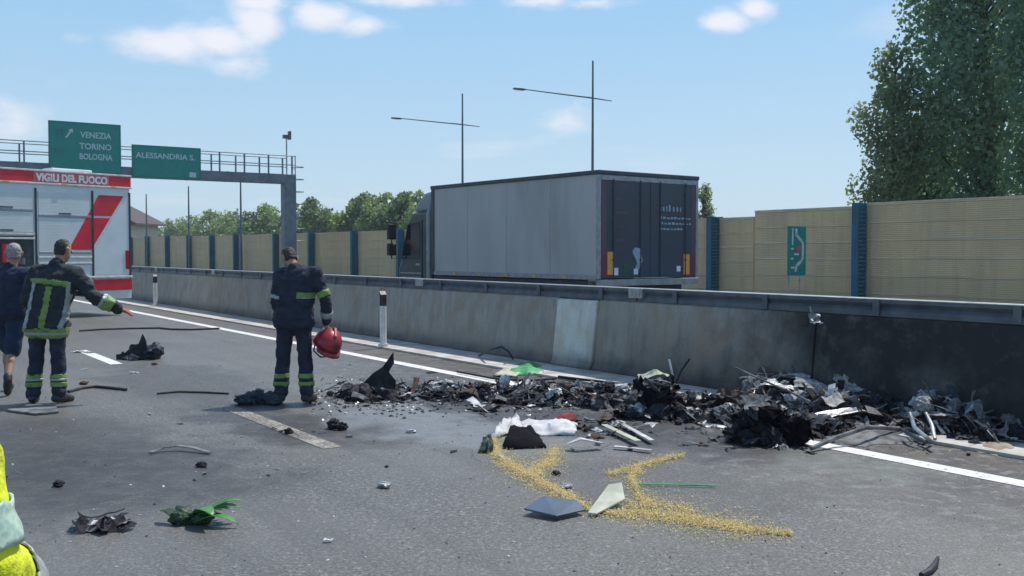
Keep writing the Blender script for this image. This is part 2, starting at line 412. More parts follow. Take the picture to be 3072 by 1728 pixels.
# rail sections on stub posts
rs = [-8.8] + [joints[3] - 3 + 6 * k for k in range(44)]
for k in range(len(rs) - 1):
    a, b_ = rs[k], rs[k + 1]
    if a > 250: break
    mb = MB()
    mb.prism([(T0 + .19, 1.024), (T0 + .41, 1.024), (T0 + .41, 1.08), (T0 + .36, 1.12), (T0 + .41, 1.16), (T0 + .41, 1.195), (T0 + .19, 1.195), (T0 + .19, 1.16), (T0 + .225, 1.12), (T0 + .19, 1.08)], a + .01, b_ - .01)
    mb.box(T0 + .185, T0 + .415, a + .01, b_ - .01, 1.1955, 1.203, 1)  # paler plate on top: sunlit upper edge of the rail put into the colour
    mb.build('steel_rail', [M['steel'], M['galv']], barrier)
    mb = MB(); mb.box(T0 + .16, T0 + .44, b_ - .14, b_ + .14, 1.07, 1.20)
    mb.box(T0 + .15, T0 + .20, b_ - .10, b_ - .06, 1.10, 1.17); mb.box(T0 + .15, T0 + .20, b_ + .06, b_ + .10, 1.10, 1.17)
    mb.build('rail_coupling', M['galv'], barrier, bevel=.006)
    for c in range(4):
        y = a + .75 + 1.5 * c
        mb = MB(); mb.box(T0 + .172, T0 + .189, y - .04, y + .04, 1.03, 1.19); mb.build('rail_bracket', M['steel'], barrier)

# ------------------------------------------------------------------ delineator posts
M['plastic_white'] = pmat('white_plastic', (.74, .75, .73), (.58, .58, .55), 7, .55, dirt=((.30, .27, .22), .6))
M['black'] = pmat('black_plastic', (.018, .019, .021), (.03, .03, .032), 8, .5)
M['reflector'] = pmat('reflector_amber', (.65, .25, .04), None, 20, .25)
def delineator(p, label):
    r = empty('delineator_post', p, TH)
    mb = MB(); n = 10
    prof = [(.065 * math.cos(2 * math.pi * i / n), .05 * math.sin(2 * math.pi * i / n) if math.sin(2 * math.pi * i / n) > 0 else .035 * math.sin(2 * math.pi * i / n)) for i in range(n)]
    mb.prism(prof, 0.0, .72, 'z'); mb.build('post_shaft', M['plastic_white'], r, smooth=40)
    mb = MB(); pv = [(x * 1.03, y * 1.03) for x, y in prof]
    vs = [(x, y, .721) for x, y in pv] + [(x, y, .93 + (.05 if y > 0 else -.01)) for x, y in pv]
    mb.add(vs, [(i, (i + 1) % n, n + (i + 1) % n, n + i) for i in range(n)] + [tuple(range(n))[::-1], tuple(range(n, 2 * n))])
    mb.build('black_band', M['black'], r, smooth=40)
    mb = MB(); mb.prism([(x * 1.5, y * 1.6) for x, y in prof], -.005, .05, 'z'); mb.build('foot', M['plastic_white'], r)
    tag(r, label, 'delineator', 'delineator posts along the median')
delineator(G(1150, 1040, .03), 'white delineator post with black top nearest the box truck')
delineator(G(466, 918, .03), 'white delineator post with black top beside the fire engine')
for k, (s_, lab) in enumerate([(48.0, 'small white delineator post far along the median behind the fire engine')]):
    pass

# ------------------------------------------------------------------ noise barrier beyond the opposite carriageway
WT = 25.0
def panel_mat():
    m, t, b = newmat('beige_noise_panel'); q = NT(t); o = q.obj(); p = q.pos()
    f = q.noise(p, .8, 5, .6)
    c = q.mix(q.ramp(f, .35, .66), (.74, .565, .32), (.66, .51, .30))
    oi = q.n('ShaderNodeObjectInfo').outputs['Random']
    c = q.mix(q.math('MULTIPLY', oi, .42), c, (.55, .44, .28))
    c = q.mix(q.ramp(q.noise(q.scale(p, (3, 3, .3)), 1.2, 5, .65), .42, .72, 0, .7), c, (.50, .40, .25))
    q.put(b, 'Base Color', c); q.put(b, 'Roughness', .7); q.put(b, 'Metallic', .0)
    return m
M['panel'] = panel_mat()
M['teal'] = pmat('teal_post_paint', (.002, .12, .20), (.002, .09, .155), 3, .5, .1, dirt=((.05, .07, .08), .4))
M['cap'] = pmat('panel_cap', (.72, .60, .42), None, 3, .6)
M['teal_pale'] = pmat('pale_teal_edge', (.10, .22, .26), (.04, .12, .17), 8, .5)
wall = empty('noise_barrier', (0, 0, 0), TH)
tag(wall, 'beige ribbed noise barrier with teal posts beyond the box truck', 'noise barrier')
# one ribbed cassette: unit length along s, unit height
prof = [(.12, 0), (.12, 1), (-.035, 1), (-.035, .93), (0, .925)]
nr = 8
for k in range(nr):
    z1 = .92 - k * .88 / nr; z0 = z1 - .88 / nr
    prof += [(.002, z1), (.002, z1 - .02), (-.012, z1 - .035), (-.012, z0 + .012)]
prof += [(0, .035), (0, 0)]
cm = MB(); cm.prism([(x, z) for x, z in prof], 0.0, 1.0)
cm.m = [1 if f == len(prof) * 0 + 2 or f == 1 else 0 for f in range(len(cm.f))]
cass = cm.mesh('panel', [M['panel'], M['cap']])
bm = bmesh.new(); bm.from_mesh(cass); bmesh.ops.recalc_face_normals(bm, faces=bm.faces); bm.to_mesh(cass); bm.free()
def topz(s):
    pts = [(-20, 3.22), (0, 3.19), (13.6, 3.11), (22.6, 2.97), (22.61, 2.81), (40, 2.83), (52, 2.85), (75, 2.95), (98, 3.17), (180, 3.2)]
    for (a, za), (b_, zb) in zip(pts[:-1], pts[1:]):
        if a <= s <= b_: return za + (zb - za) * (s - a) / (b_ - a)
    return 3.0
posts = [-11.0, -5.2, .7, 6.6, 12.5, 18.4, 24.25, 30.0, 35.6, 41.2, 46.8, 52.4, 58.6, 64.6, 72.6, 78.2, 84.3, 90.8, 97.6, 104, 110.4, 116.8, 123.2]
NROW = 6
for a, b_ in zip(posts[:-1], posts[1:]):
    cuts = [a, 22.6, b_] if a < 22.6 < b_ else [a, b_]
    for c0, c1 in zip(cuts[:-1], cuts[1:]):
        h = topz((c0 + c1) / 2) / NROW
        for r in range(NROW):
            o = link('panel', cass, wall); o.location = (WT + random.uniform(-.004, .004), c0 + .03, r * h + .02); o.scale = (1, c1 - c0 - .06, h - .003)
        mb = MB(); mb.box(WT - .03, WT + .15, c0 + .03, c1 - .03, NROW * h + .022, NROW * h + .06); mb.build('cap_strip', M['cap'], wall)
for s_ in posts:
    zt = max(topz(s_ - .1), topz(s_ + .1)) + .10
    mb = MB(); w = .115
    mb.box(WT - .42, WT - .395, s_ - w, s_ + w, 0, zt); mb.box(WT - .395, WT + .12, s_ - .09, s_ + .09, 0, zt - .01); mb.box(WT + .12, WT + .145, s_ - w, s_ + w, 0, zt)
    mb.box(WT - .5, WT + .25, s_ - .25, s_ + .25, 0, .03)
    mb.build('post', M['teal'], wall)
    if 5 < s_ < 40:
        mb = MB()      # teeth of the rib ends along the flange
        for k in range(24): z = .12 + k * (zt - .3) / 24; mb.box(WT - .40, WT - .04, s_ - .135, s_ - .091, z, z + .045)
        tag(mb.build('rib_teeth', M['teal_pale'], wall), kind='stuff')

# ------------------------------------------------------------------ small green sign on two legs
M['sign_green'] = pmat('sign_green', (.0, .25, .205), (.001, .22, .185), 3, .4)
M['sign_white'] = pmat('sign_white', (.72, .77, .77), None, 4, .4)
M['sign_red'] = pmat('sign_red', (.5, .12, .16), None, 4, .4)
sp = at(2004, 629, 27.6); sgn = empty('route_sign', (sp.x, sp.y, -.02), TH + math.radians(6))
tag(sgn, 'small upright green sign with white curved route line in front of noise barrier', 'sign')
zc = sp.z; w, h = .86, 1.36
mb = MB(); mb.box(-w / 2, w / 2, -.012, .012, zc - h / 2, zc + h / 2); pl = mb.build('sign_panel', M['sign_green'], sgn, bevel=.006)
for x in (-.30, .22):
    mb = MB(); mb.tube([(x, .05, 0), (x, .05, zc + h / 2 - .05)], .026, 8); mb.build('leg', M['galv'], sgn, smooth=40)
def sign_poly(pts, wd, mat, name='route_line'):
    m2 = MB()
    for (x0, z0), (x1, z1) in zip(pts[:-1], pts[1:]):
        dx, dz = x1 - x0, z1 - z0; l = math.hypot(dx, dz); nx, nz = -dz / l * wd, dx / l * wd
        ex, ez = dx / l * wd * .5, dz / l * wd * .5
        q4 = [(x0 - ex + nx, z0 - ez + nz), (x0 - ex - nx, z0 - ez - nz), (x1 + ex - nx, z1 + ez - nz), (x1 + ex + nx, z1 + ez + nz)]
        m2.add([(x, -.018, z) for x, z in q4] + [(x, -.0125, z) for x, z in q4], [(0, 1, 2, 3), (0, 4, 5, 1), (1, 5, 6, 2), (2, 6, 7, 3), (3, 7, 4, 0)])
    return m2.build(name, mat, pl)
Z = lambda v: zc - h / 2 + v * h
X = lambda u: -w / 2 + u * w
sign_poly([(X(.45), Z(.93)), (X(.45), Z(.82)), (X(.74), Z(.70)), (X(.82), Z(.64)), (X(.82), Z(.36)), (X(.74), Z(.29)), (X(.48), Z(.20)), (X(.42), Z(.09))], .045, M['sign_white'])
sign_poly([(X(.25), Z(.94)), (X(.25), Z(.62))], .03, M['sign_white'], 'route_mark')
for z_, x0, x1 in ((.54, .18, .3), (.43, .36, .58), (.34, .18, .3), (.16, .2, .36)):
    sign_poly([(X(x0), Z(z_)), (X(x1), Z(z_))], .025, M['sign_white'], 'route_mark')
sign_poly([(X(.42), Z(.55)), (X(.66), Z(.55))], .05, M['sign_red'], 'red_mark')
sign_poly([(X(.40), Z(.50)), (X(.66), Z(.50))], .03, M['sign_red'], 'red_mark')

# ------------------------------------------------------------------ lamp masts with a long cross arm
M['mast'] = pmat('mast_dark_grey', (.13, .17, .19), (.10, .135, .155), 4, .5, .4)
def mast(name, s_, t_, hgt, arm_z, label, arms=True, r0=.068):
    r = empty(name, RP(s_, t_), TH)
    mb = MB(); mb.tube([(0, 0, -.05), (0, 0, 1.0), (0, 0, hgt * .6), (0, 0, hgt)], [r0 * 1.15, r0, r0 * .75, r0 * .5], 10); mb.build('mast_pole', M['mast'], r, smooth=40)
    mb = MB(); mb.box(-.2, .2, -.2, .2, -.05, .03); mb.build('base_plate', M['galv'], r, bevel=.01)
    if arms:
        mb = MB(); mb.tube([(.95, 0, arm_z - .03), (0, 0, arm_z), (-1.8, 0, arm_z + .02), (-3.7, 0, arm_z + .05)], [.018, .03, .025, .018], 8); mb.build('cross_arm', M['mast'], r, smooth=40)
        mb = MB(); mb.prism([(-.24, -.012), (.24, -.02), (.24, .03), (.1, .04), (-.24, .03)], -.09, .09); o = mb.build('lamp_head', M['mast'], r, (-3.45, 0, arm_z + .02), bevel=.01)
        mb = MB(); mb.box(-.18, .18, -.07, .07, -.032, -.022); mb.build('lens', M['sign_white'], o)
    tag(r, label, 'lamp mast', 'lamp masts beyond the opposite carriageway')
mast('lamp_mast', 30.4, 24.5, 9.1, 7.67, 'taller looking lamp mast with cross arm above the rear of the box truck')
mast('lamp_mast', 40.05, 24.5, 9.1, 7.67, 'lamp mast with cross arm rising above the front of the box truck')
for s_, lab in ((70.9, 'thin distant pole under the gantry beam, nearest the gantry leg'), (83.6, 'thin distant pole under the gantry beam, middle of three'), (97.0, 'thin distant pole under the gantry beam, beside the fire engine')):
    mast('lamp_mast', s_, 24.6, 7.2, 0, lab, False, .10)

# ------------------------------------------------------------------ overhead sign gantry
gl = at(726, 520, 60.0); gs, gt = ST(Vector((gl.x, gl.y, 0)))
gan = empty('sign_gantry', RP(gs, gt), TH)           # local x = across towards +t, local y = along
tag(gan, 'grey steel overhead sign gantry with railing, spanning the opposite carriageway', 'gantry')
BZ0, BZ1 = 5.80, 6.36
mb = MB(); mb.box(-.38, .38, -.3, .3, -.05, BZ1 - .002); mb.build('leg', M['gantry'], gan, bevel=.03)
mb = MB(); mb.box(-13.9, -13.2, -.3, .3, -.05, BZ0); mb.build('leg', M['gantry'], gan, bevel=.03)
mb = MB(); mb.box(-17.5, -.385, -.35, .35, BZ0, BZ1); mb.build('beam', M['gantry'], gan, bevel=.02)
for x in np.arange(-17.0, -.6, 2.2):
    mb = MB(); mb.box(x, x + .06, -.365, .365, BZ0 - .012, BZ1 + .012); mb.build('beam_flange', M['gantry'], gan)
mb = MB(); mb.box(-17.5, .35, .36, 1.2, BZ1 - .02, BZ1 + .03); mb.build('walkway', M['galv'], gan)
for y in (-.33, 1.18):
    mb = MB()
    for z in (BZ1 + .55, BZ1 + 1.08): mb.tube([(-17.5, y, z), (.35, y, z)], .027, 6)
    mb.build('rail', M['gantry'], gan)
    for x in np.arange(-17.3, .5, 1.45):
        mb = MB(); mb.box(x - .04, x + .04, y - .04, y + .04, BZ1, BZ1 + 1.08); mb.build('railing_post', M['gantry'], gan)
# ladder with hoops at the outer end
mb = MB()
for y in (.45, .95): mb.tube([(.62, y, .2), (.62, y, BZ1 + 1.2)], .03, 6)
mb.build('ladder_stile', M['gantry'], gan)
for k in range(20):
    mb = MB(); mb.tube([(.62, .45, .5 + k * .33), (.62, .95, .5 + k * .33)], .018, 6); mb.build('rung', M['gantry'], gan)
for k in range(7):
    z = 2.4 + k * .75; mb = MB()
    mb.tube([(.62 + .62 * math.sin(a), .70 - .42 * math.cos(a), z) for a in np.linspace(0, math.pi, 9)], .025, 6); mb.build('safety_hoop', M['gantry'], gan)
mb = MB(); mb.tube([(-.1, 0, BZ1), (-.1, 0, 8.55)], .045, 8); mb.build('camera_pole', M['galv'], gan)
mb = MB(); mb.box(-.32, .12, -.11, .11, 8.5, 8.72); mb.box(.02, .16, -.14, .14, 8.45, 8.95); mb.build('camera_housing', M['steel'], gan, bevel=.02)
def big_sign(name, k0, k1, z0, z1, label, lines):
    x0, x1 = -k1, -k0
    r = empty(name, RP(gs, gt) + NV * x0 - DV * .45, TH); r.location.z = z0
    W, Hh = x1 - x0, z1 - z0
    mb = MB(); mb.box(0, W, 0, .06, 0, Hh); b0 = mb.build('sign_board', M['sign_green'], r, bevel=.01)
    mb = MB(); e = .05
    for (a, b_, c, d) in ((.03, W - .03, .03, .03 + e), (.03, W - .03, Hh - .03 - e, Hh - .03), (.03, .03 + e, .03 + e, Hh - .03 - e), (W - .03 - e, W - .03, .03 + e, Hh - .03 - e)):
        mb.box(a, b_, -.008, .0, c, d)
    mb.build('border', M['sign_trim'], b0)
    for x in (W * .25, W * .75):
        mb = MB(); mb.box(x - .05, x + .05, .062, .14, -.02, Hh); mb.build('stiffener', M['galv'], r)
    for kind, txt, x, z, size, wd in lines:
        if kind == 't':
            me = text_mesh(txt, size, M['sign_text'], .004, wd, .008); o = link('lettering', me, b0, (x, -.012, z)); o.rotation_euler = (math.pi / 2, 0, 0)
        elif kind == 'arrow':
            mb = MB(); y = -.012
            mb.add([(x - .05, y, z), (x + .05, y, z), (x + .25, y, z + .32), (x + .33, y, z + .27), (x + .34, y, z + .50), (x + .12, y, z + .42), (x + .18, y, z + .37)], [(0, 1, 2, 6), (2, 3, 4, 5, 6)])
            mb.build('arrow', M['sign_text'], b0)
        else:
            mb = MB(); mb.box(x, x + wd, -.012, -.002, z, z + size); mb.build('route_badge', M['sign_text' if kind == 'w' else 'badge'], b0)
    tag(r, label, 'sign', 'green signs on the gantry')
M['sign_trim'] = pmat('sign_trim', (.03, .17, .17), None, 4, .4)
M['sign_text'] = pmat('sign_lettering', (.50, .64, .66), (.42, .56, .6), 4, .4)
M['badge'] = pmat('sign_badge', (.01, .2, .22), None, 4, .4)
big_sign('gantry_sign', 9.65, 13.25, 5.92, 8.58, 'larger green direction sign with three lines of white lettering on the gantry',
         [('t', 'VENEZIA', 1.55, 1.86, .44, 1.55), ('t', 'TORINO', 1.5, 1.26, .44, 1.6), ('t', 'BOLOGNA', 1.5, .72, .44, 1.65), ('arrow', '', .85, 1.8, 0, 0), ('b', '', .3, 1.85, .4, .42), ('b', '', .25, 1.0, .24, .5)])
big_sign('gantry_sign', 5.35, 9.1, 5.80, 7.58, 'smaller green direction sign with one line of white lettering on the gantry',
         [('t', 'ALESSANDRIA S.', .2, 1.08, .42, 3.2), ('w', '', 3.1, .12, .28, .36)])

# ------------------------------------------------------------------ house roof behind the noise barrier
M['rooftile'] = pmat('roof_tiles', (.10, .075, .07), (.06, .05, .05), 6, .85)
M['render_wall'] = pmat('house_render', (.62, .56, .46), (.52, .46, .38), 3, .9)
M['glass_dark'] = pmat('window_glass', (.03, .04, .05), None, 3, .1)
hp = at(335, 575, 150.0); hx = empty('house', (hp.x - 3.6, hp.y, -.1), math.radians(-6))
tag(hx, 'pale house with dark pitched roof behind the noise barrier beside the fire engine', 'house')
mb = MB(); mb.box(-8, 3.4, 0, 9, 0, 6.2); mb.build('wall', M['render_wall'], hx)
mb = MB(); mb.prism([(-10, 7.2), (4.6, 6.0), (4.6, 6.25), (-4.0, 10.5), (-10, 7.5)], -.8, 9.8)
rf = mb.build('roof', M['rooftile'], hx)
mb = MB(); mb.box(-4.5, 3.0, -.95, -.82, 5.75, 6.2); mb.build('eaves_board', M['plastic_white'], rf)
for x in (-6, -2.6, .2):
    mb = MB(); mb.box(x, x + 1.1, -.05, .02, 4.2, 5.8); wn_ = mb.build('window', M['glass_dark'], hx)
    mb = MB(); mb.box(x - .12, x + 1.22, -.09, -.02, 4.05, 4.18); mb.build('sill', M['plastic_white'], wn_)

# ------------------------------------------------------------------ trees
def leaf_mat(name, c1, c2, trans=.5):
    m, t, b = newmat(name); q = NT(t)
    gi = q.n('ShaderNodeNewGeometry'); p = gi.outputs['Position']
    rnd = gi.outputs['Random Per Island']
    c = q.mix(rnd, c1, c2)
    c = q.mix(q.ramp(q.noise(p, .9, 3), .4, .65, 0, .5), c, tuple(x * .6 for x in c1))
    q.put(b, 'Base Color', c); q.put(b, 'Roughness', .55); q.put(b, 'Specular IOR Level', .35)
    tr = q.n('ShaderNodeBsdfTranslucent'); q.put(tr, 'Color', q.mix(.5, c, (c2[0] * 1.7, c2[1] * 1.6, c2[2] * .8)))
    mx = q.n('ShaderNodeMixShader'); q.put(mx, 0, trans); t.links.new(b.outputs[0], mx.inputs[1]); t.links.new(tr.outputs[0], mx.inputs[2])
    t.links.new(mx.outputs[0], t.nodes['Material Output'].inputs['Surface'])
    return m
M['bark'] = pmat('bark', (.13, .115, .095), (.06, .055, .05), 8, .95, bump=.6, bscale=25, stretch=(1, 1, .3))
M['leaf_poplar'] = leaf_mat('poplar_leaf', (.10, .205, .165), (.23, .37, .27), .52)
M['leaf_poplar_pale'] = leaf_mat('poplar_leaf_pale', (.12, .19, .135), (.28, .36, .25), .5)
M['leaf_far'] = leaf_mat('far_leaf', (.16, .24, .11), (.27, .37, .17), .5)
M['leaf_far_dark'] = leaf_mat('far_leaf_dark', (.10, .17, .10), (.17, .255, .14), .5)

def leaves(lobes, n, size, rng, flat=.75, surf=.45):
    """leaf quads spread through ellipsoid lobes; returns verts, faces arrays"""
    wts = np.array([l[1][0] * l[1][1] * l[1][2] for l in lobes]) ** .75; wts /= wts.sum()
    idx = rng.choice(len(lobes), n, p=wts)
    C = np.array([l[0] for l in lobes])[idx]; R = np.array([l[1] for l in lobes])[idx]
    d = rng.normal(size=(n, 3)); d /= np.linalg.norm(d, axis=1)[:, None]
    rad = rng.random(n) ** surf
    P = C + d * R * rad[:, None]
    a = rng.normal(size=(n, 3)); a /= np.linalg.norm(a, axis=1)[:, None]
    b_ = np.cross(a, rng.normal(size=(n, 3))); b_ /= np.linalg.norm(b_, axis=1)[:, None]
    sz = size * (.6 + .8 * rng.random(n))[:, None]
    u, v = a * sz * .5, b_ * sz * .5 * flat
    V = np.stack([P - u, P + v * .9, P + u, P - v * .9], 1).reshape(-1, 3)
    return V
def leaf_mesh(name, V, mat):
    me = bpy.data.meshes.new(name); nv = len(V); nf = nv // 4
    me.vertices.add(nv); me.vertices.foreach_set('co', V.astype(np.float32).ravel())
    me.loops.add(nv); me.loops.foreach_set('vertex_index', np.arange(nv, dtype=np.int32))
    me.polygons.add(nf); me.polygons.foreach_set('loop_start', np.arange(0, nv, 4, dtype=np.int32)); me.polygons.foreach_set('loop_total', np.full(nf, 4, np.int32))
    me.update(calc_edges=True); me.validate(); me.materials.append(mat)
    return me
def tree(name, label, base, hgt, crown_r, z0, n, size, mat, seed, group=None, columnar=True, nl=26, trunk_r=.18, gap=.5, cat='tree'):
    rng = np.random.default_rng(seed); r = empty(name, base)
    lobes = []
    for k in range(nl):
        u = (k + rng.random()) / nl; z = z0 + (hgt - z0) * u
        prof_ = (math.sin(math.pi * min(1, (u * .86 + .14))) ** .55) if columnar else (math.sin(math.pi * min(.97, u * .8 + .17)) ** .6)
        rr = crown_r * prof_ * (.55 + .6 * rng.random()); an = rng.random() * 6.283
        off = crown_r * prof_ * (.25 + .55 * rng.random())
        lr = max(.25, rr * gap)
        lobes.append(((off * math.cos(an), off * math.sin(an), z), (lr, lr, lr * (1.35 if columnar else .8))))
    mb = MB()
    pts = [(rng.normal() * .06 * hgt / 10 * k, rng.normal() * .06 * hgt / 10 * k, hgt * .93 * k / 5) for k in range(6)]
    mb.tube(pts, [trunk_r * (1 - .16 * k) for k in range(6)], 8)
    tr = mb.build('trunk', M['bark'], r, smooth=60)
    mb = MB()
    for (c, rd) in lobes:
        zt = max(z0 * .6, c[2] - rd[0] * 1.2 - abs(c[0]) * .6); k = min(4.9, zt / (hgt * .93) * 5); i = int(k); f = k - i
        p0 = Vector(pts[i]).lerp(Vector(pts[min(5, i + 1)]), f)
        mid = p0.lerp(Vector(c), .5) + Vector((0, 0, -.1)); mb.tube([p0, mid, c], [trunk_r * .35, trunk_r * .22, .015], 5)
    mb.build('limb', M['bark'], r)
    V = leaves(lobes, n, size, rng)
    link('crown', leaf_mesh('crown', V, mat), r)
    tag(r, label, cat, group)
    return r
def gnd(px, t):      # ground point below pixel column px (2576 scale) at lateral offset t
    k = (px * K - 1536) / FPX; y = t / (NV.x * k + NV.y); return Vector((k * y, y, -.1))
tree('poplar_tree', 'smaller loose poplar tree at the edge of the tall poplars', gnd(2248, 31.5), 9.3, 1.75, 2.6, 10500, .15, M['leaf_poplar_pale'], 3, 'poplars behind the noise barrier', nl=34, gap=.46)
tree('poplar_tree', 'tall dense dark poplar tree reaching out of the picture', gnd(2475, 33.0), 18.5, 2.75, 2.5, 27000, .19, M['leaf_poplar'], 5, 'poplars behind the noise barrier', nl=60, gap=.62, trunk_r=.28)
tree('poplar_tree', 'dark poplar tree half cut off at the picture edge', gnd(2640, 31.5), 15.0, 1.9, 2.5, 15000, .19, M['leaf_poplar'], 9, 'poplars behind the noise barrier', nl=50, gap=.6, trunk_r=.26)
tree('poplar_tree', 'poplar tree between the loose small poplar and the tall dense one', gnd(2345, 35.0), 7.6, 1.5, 2.0, 8000, .17, M['leaf_poplar'], 11, 'poplars behind the noise barrier', nl=30, gap=.55)
far = [(392, 60, 7.3, 2.9, 1), (438, 58, 8.6, 3.6, 0), (486, 60, 9.2, 3.9, 0), (540, 56, 9.2, 3.9, 0), (588, 55, 8.8, 3.7, 0), (632, 52, 7.8, 3.2, 1), (676, 54, 9.1, 3.6, 0), (742, 50, 8.0, 3.1, 1),
       (793, 47, 8.2, 2.9, 1), (842, 55, 6.9, 2.9, 0), (885, 47, 7.5, 2.7, 0), (925, 46, 7.9, 2.8, 1), (970, 46, 7.7, 2.8, 0), (1015, 45, 7.5, 2.7, 1), (1060, 45, 7.3, 2.7, 0)]
names = ['beside the fire engine', 'above the first far wall post', 'with rounded top, second from the house', 'highest of the row, left of the middle pole', 'right of the middle pole', 'dark, short, under the third pole',
         'pale, just left of the gantry leg', 'just behind the gantry leg', 'dark, right of the gantry leg', 'low, in the dip right of the gantry', 'left one of the group by the truck cab', 'dark one in the group by the truck cab', 'pale one in the group by the truck cab', 'touching the truck cab', 'hidden mostly behind the truck cab']
for i, ((px, t_, h_, r_, dk), nm) in enumerate(zip(far, names)):
    tree('broadleaf_tree', 'distant broadleaf tree ' + nm, gnd(px, t_), h_, r_, 1.2, 4200, .42, M['leaf_far_dark' if dk else 'leaf_far'], 40 + i, 'far trees behind the noise barrier', columnar=False, nl=22, gap=.6, trunk_r=.2)
tree('small_tree', 'small thin treetop showing beside the rear of the box truck', gnd(1768, 33), 4.9, .75, 2.2, 1500, .14, M['leaf_poplar_pale'], 77, None, nl=12)
# ------------------------------------------------------------------ grey box truck on the opposite carriageway
M['curtain'] = pmat('grey_box_side', (.41, .42, .425), (.37, .38, .385), 1.2, .5, .0, stretch=(1, 1.6, .45), dirt=((.28, .275, .26), .7))
M['alu'] = pmat('aluminium_trim', (.34, .36, .39), (.25, .27, .30), 8, .45, .6)
M['darkframe'] = pmat('dark_roof_edge', (.055, .075, .085), (.04, .055, .065), 4, .5, .2)
M['navy_door'] = pmat('navy_printed_door', (.030, .052, .080), (.036, .042, .062), 1.1, .38)
M['maroon'] = pmat('maroon_print', (.16, .022, .05), (.11, .02, .045), 4, .42)
M['purple'] = pmat('purple_print', (.11, .055, .085), (.08, .045, .075), 3, .45)
M['orange'] = pmat('orange_reflective', (.72, .36, .09), (.6, .28, .06), 10, .4)
M['paleprint'] = pmat('pale_print', (.28, .42, .54), (.2, .33, .44), 6, .45)
M['whiteprint'] = pmat('white_print', (.8, .84, .95), None, 6, .45)
M['greenprint'] = pmat('green_print', (.01, .09, .045), None, 6, .45)
M['rubber'] = pmat('tyre_rubber', (.02, .02, .021), (.03, .03, .03), 12, .85, bump=.3)
M['rim'] = pmat('wheel_rim', (.42, .43, .44), (.3, .3, .3), 9, .5, .6)
M['cab'] = pmat('silver_cab_paint', (.075, .095, .10), (.05, .065, .075), 2, .35, .35)
M['glass'] = pmat('vehicle_glass', (.012, .02, .025), None, 3, .06, spec=.8)
M['chassis'] = pmat('chassis_dark', (.022, .028, .045), (.035, .04, .055), 6, .7)
M['lamp_red'] = pmat('tail_lamp', (.35, .02, .02), None, 8, .2)

def wheel(parent, x, y, r=.42, w=.26, side=-1):
    """wheel axle along local x"""
    n = 26
    pr = [(r * .60, -w / 2), (r * .93, -w / 2), (r, -w * .36), (r, w * .36), (r * .93, w / 2), (r * .60, w / 2)]
    mb = MB(); vs, fs = [], []
    for i in range(n):
        a = 2 * math.pi * i / n
        vs += [(q[1], q[0] * math.cos(a), q[0] * math.sin(a)) for q in pr]
    m_ = len(pr)
    for i in range(n):
        for j in range(m_):
            fs.append((i * m_ + j, i * m_ + (j + 1) % m_, ((i + 1) % n) * m_ + (j + 1) % m_, ((i + 1) % n) * m_ + j))
    mb.add(vs, fs); wh = mb.build('wheel', M['rubber'], parent, (x, y, r), smooth=45)
    mb = MB(); pr2 = [(.03, -.10), (r * .3, -.10), (r * .42, -.03), (r * .56, -.06), (r * .615, -.11), (r * .615, .1), (.03, .1)]
    vs, fs = [], []; m_ = len(pr2)
    for i in range(n):
        a = 2 * math.pi * i / n
        vs += [(q[1] * -side * -1 if side < 0 else -q[1], q[0] * math.cos(a), q[0] * math.sin(a)) for q in pr2]
    for i in range(n):
        for j in range(m_):
            fs.append((i * m_ + j, i * m_ + (j + 1) % m_, ((i + 1) % n) * m_ + (j + 1) % m_, ((i + 1) % n) * m_ + j))
    mb.add(vs, fs); mb.build('rim', M['rim'], wh, smooth=40)
    return wh

BT = empty('box_truck', (1.496, 17.293, 0), math.radians(37.4))     # origin: rear near corner; x across, y forward
tag(BT, 'grey box truck with navy printed rear doors stopped beyond the concrete barrier', 'truck')
L, W, Z0, Z1 = 5.3, 2.5, 1.24, 3.115
mb = MB(); mb.box(.012, W - .012, .03, L - .03, Z0, Z1 - .05); body = mb.build('cargo_box', M['curtain'], BT)
mb = MB(); mb.box(-.022, W + .022, -.03, L + .03, Z1 - .075, Z1); mb.build('roof', M['darkframe'], BT, bevel=.015)
for x0, x1 in ((-.012, .05), (W - .05, W + .012)):
    mb = MB(); mb.box(x0, x1, -.012, .06, Z0 - .02, Z1 - .077); mb.build('corner_post', M['alu'], BT, bevel=.008)
    mb = MB(); mb.box(x0, x1, L - .09, L + .012, Z0 - .02, Z1 - .077); mb.build('corner_post', M['darkframe'], BT, bevel=.008)
mb = MB(); mb.box(-.012, .03, .062, L - .092, Z0 - .03, Z0 + .055); mb.build('side_rail', M['alu'], BT, bevel=.006)
mb = MB(); mb.box(W - .03, W + .012, .062, L - .092, Z0 - .03, Z0 + .055); mb.build('side_rail', M['alu'], BT, bevel=.006)
for k in range(1, 6):      # side marker lamps and faint panel joints
    mb = MB(); mb.box(-.020, -.0125, L * k / 6 - .05, L * k / 6 + .05, Z0 - .015, Z0 + .03); mb.build('side_marker', M['orange'], BT)
for k in range(1, 4):
    mb = MB(); mb.box(.0095, .0118, L * k / 4 - .004, L * k / 4 + .004, Z0 + .06, Z1 - .08); mb.build('panel_joint', M['alu'], BT)
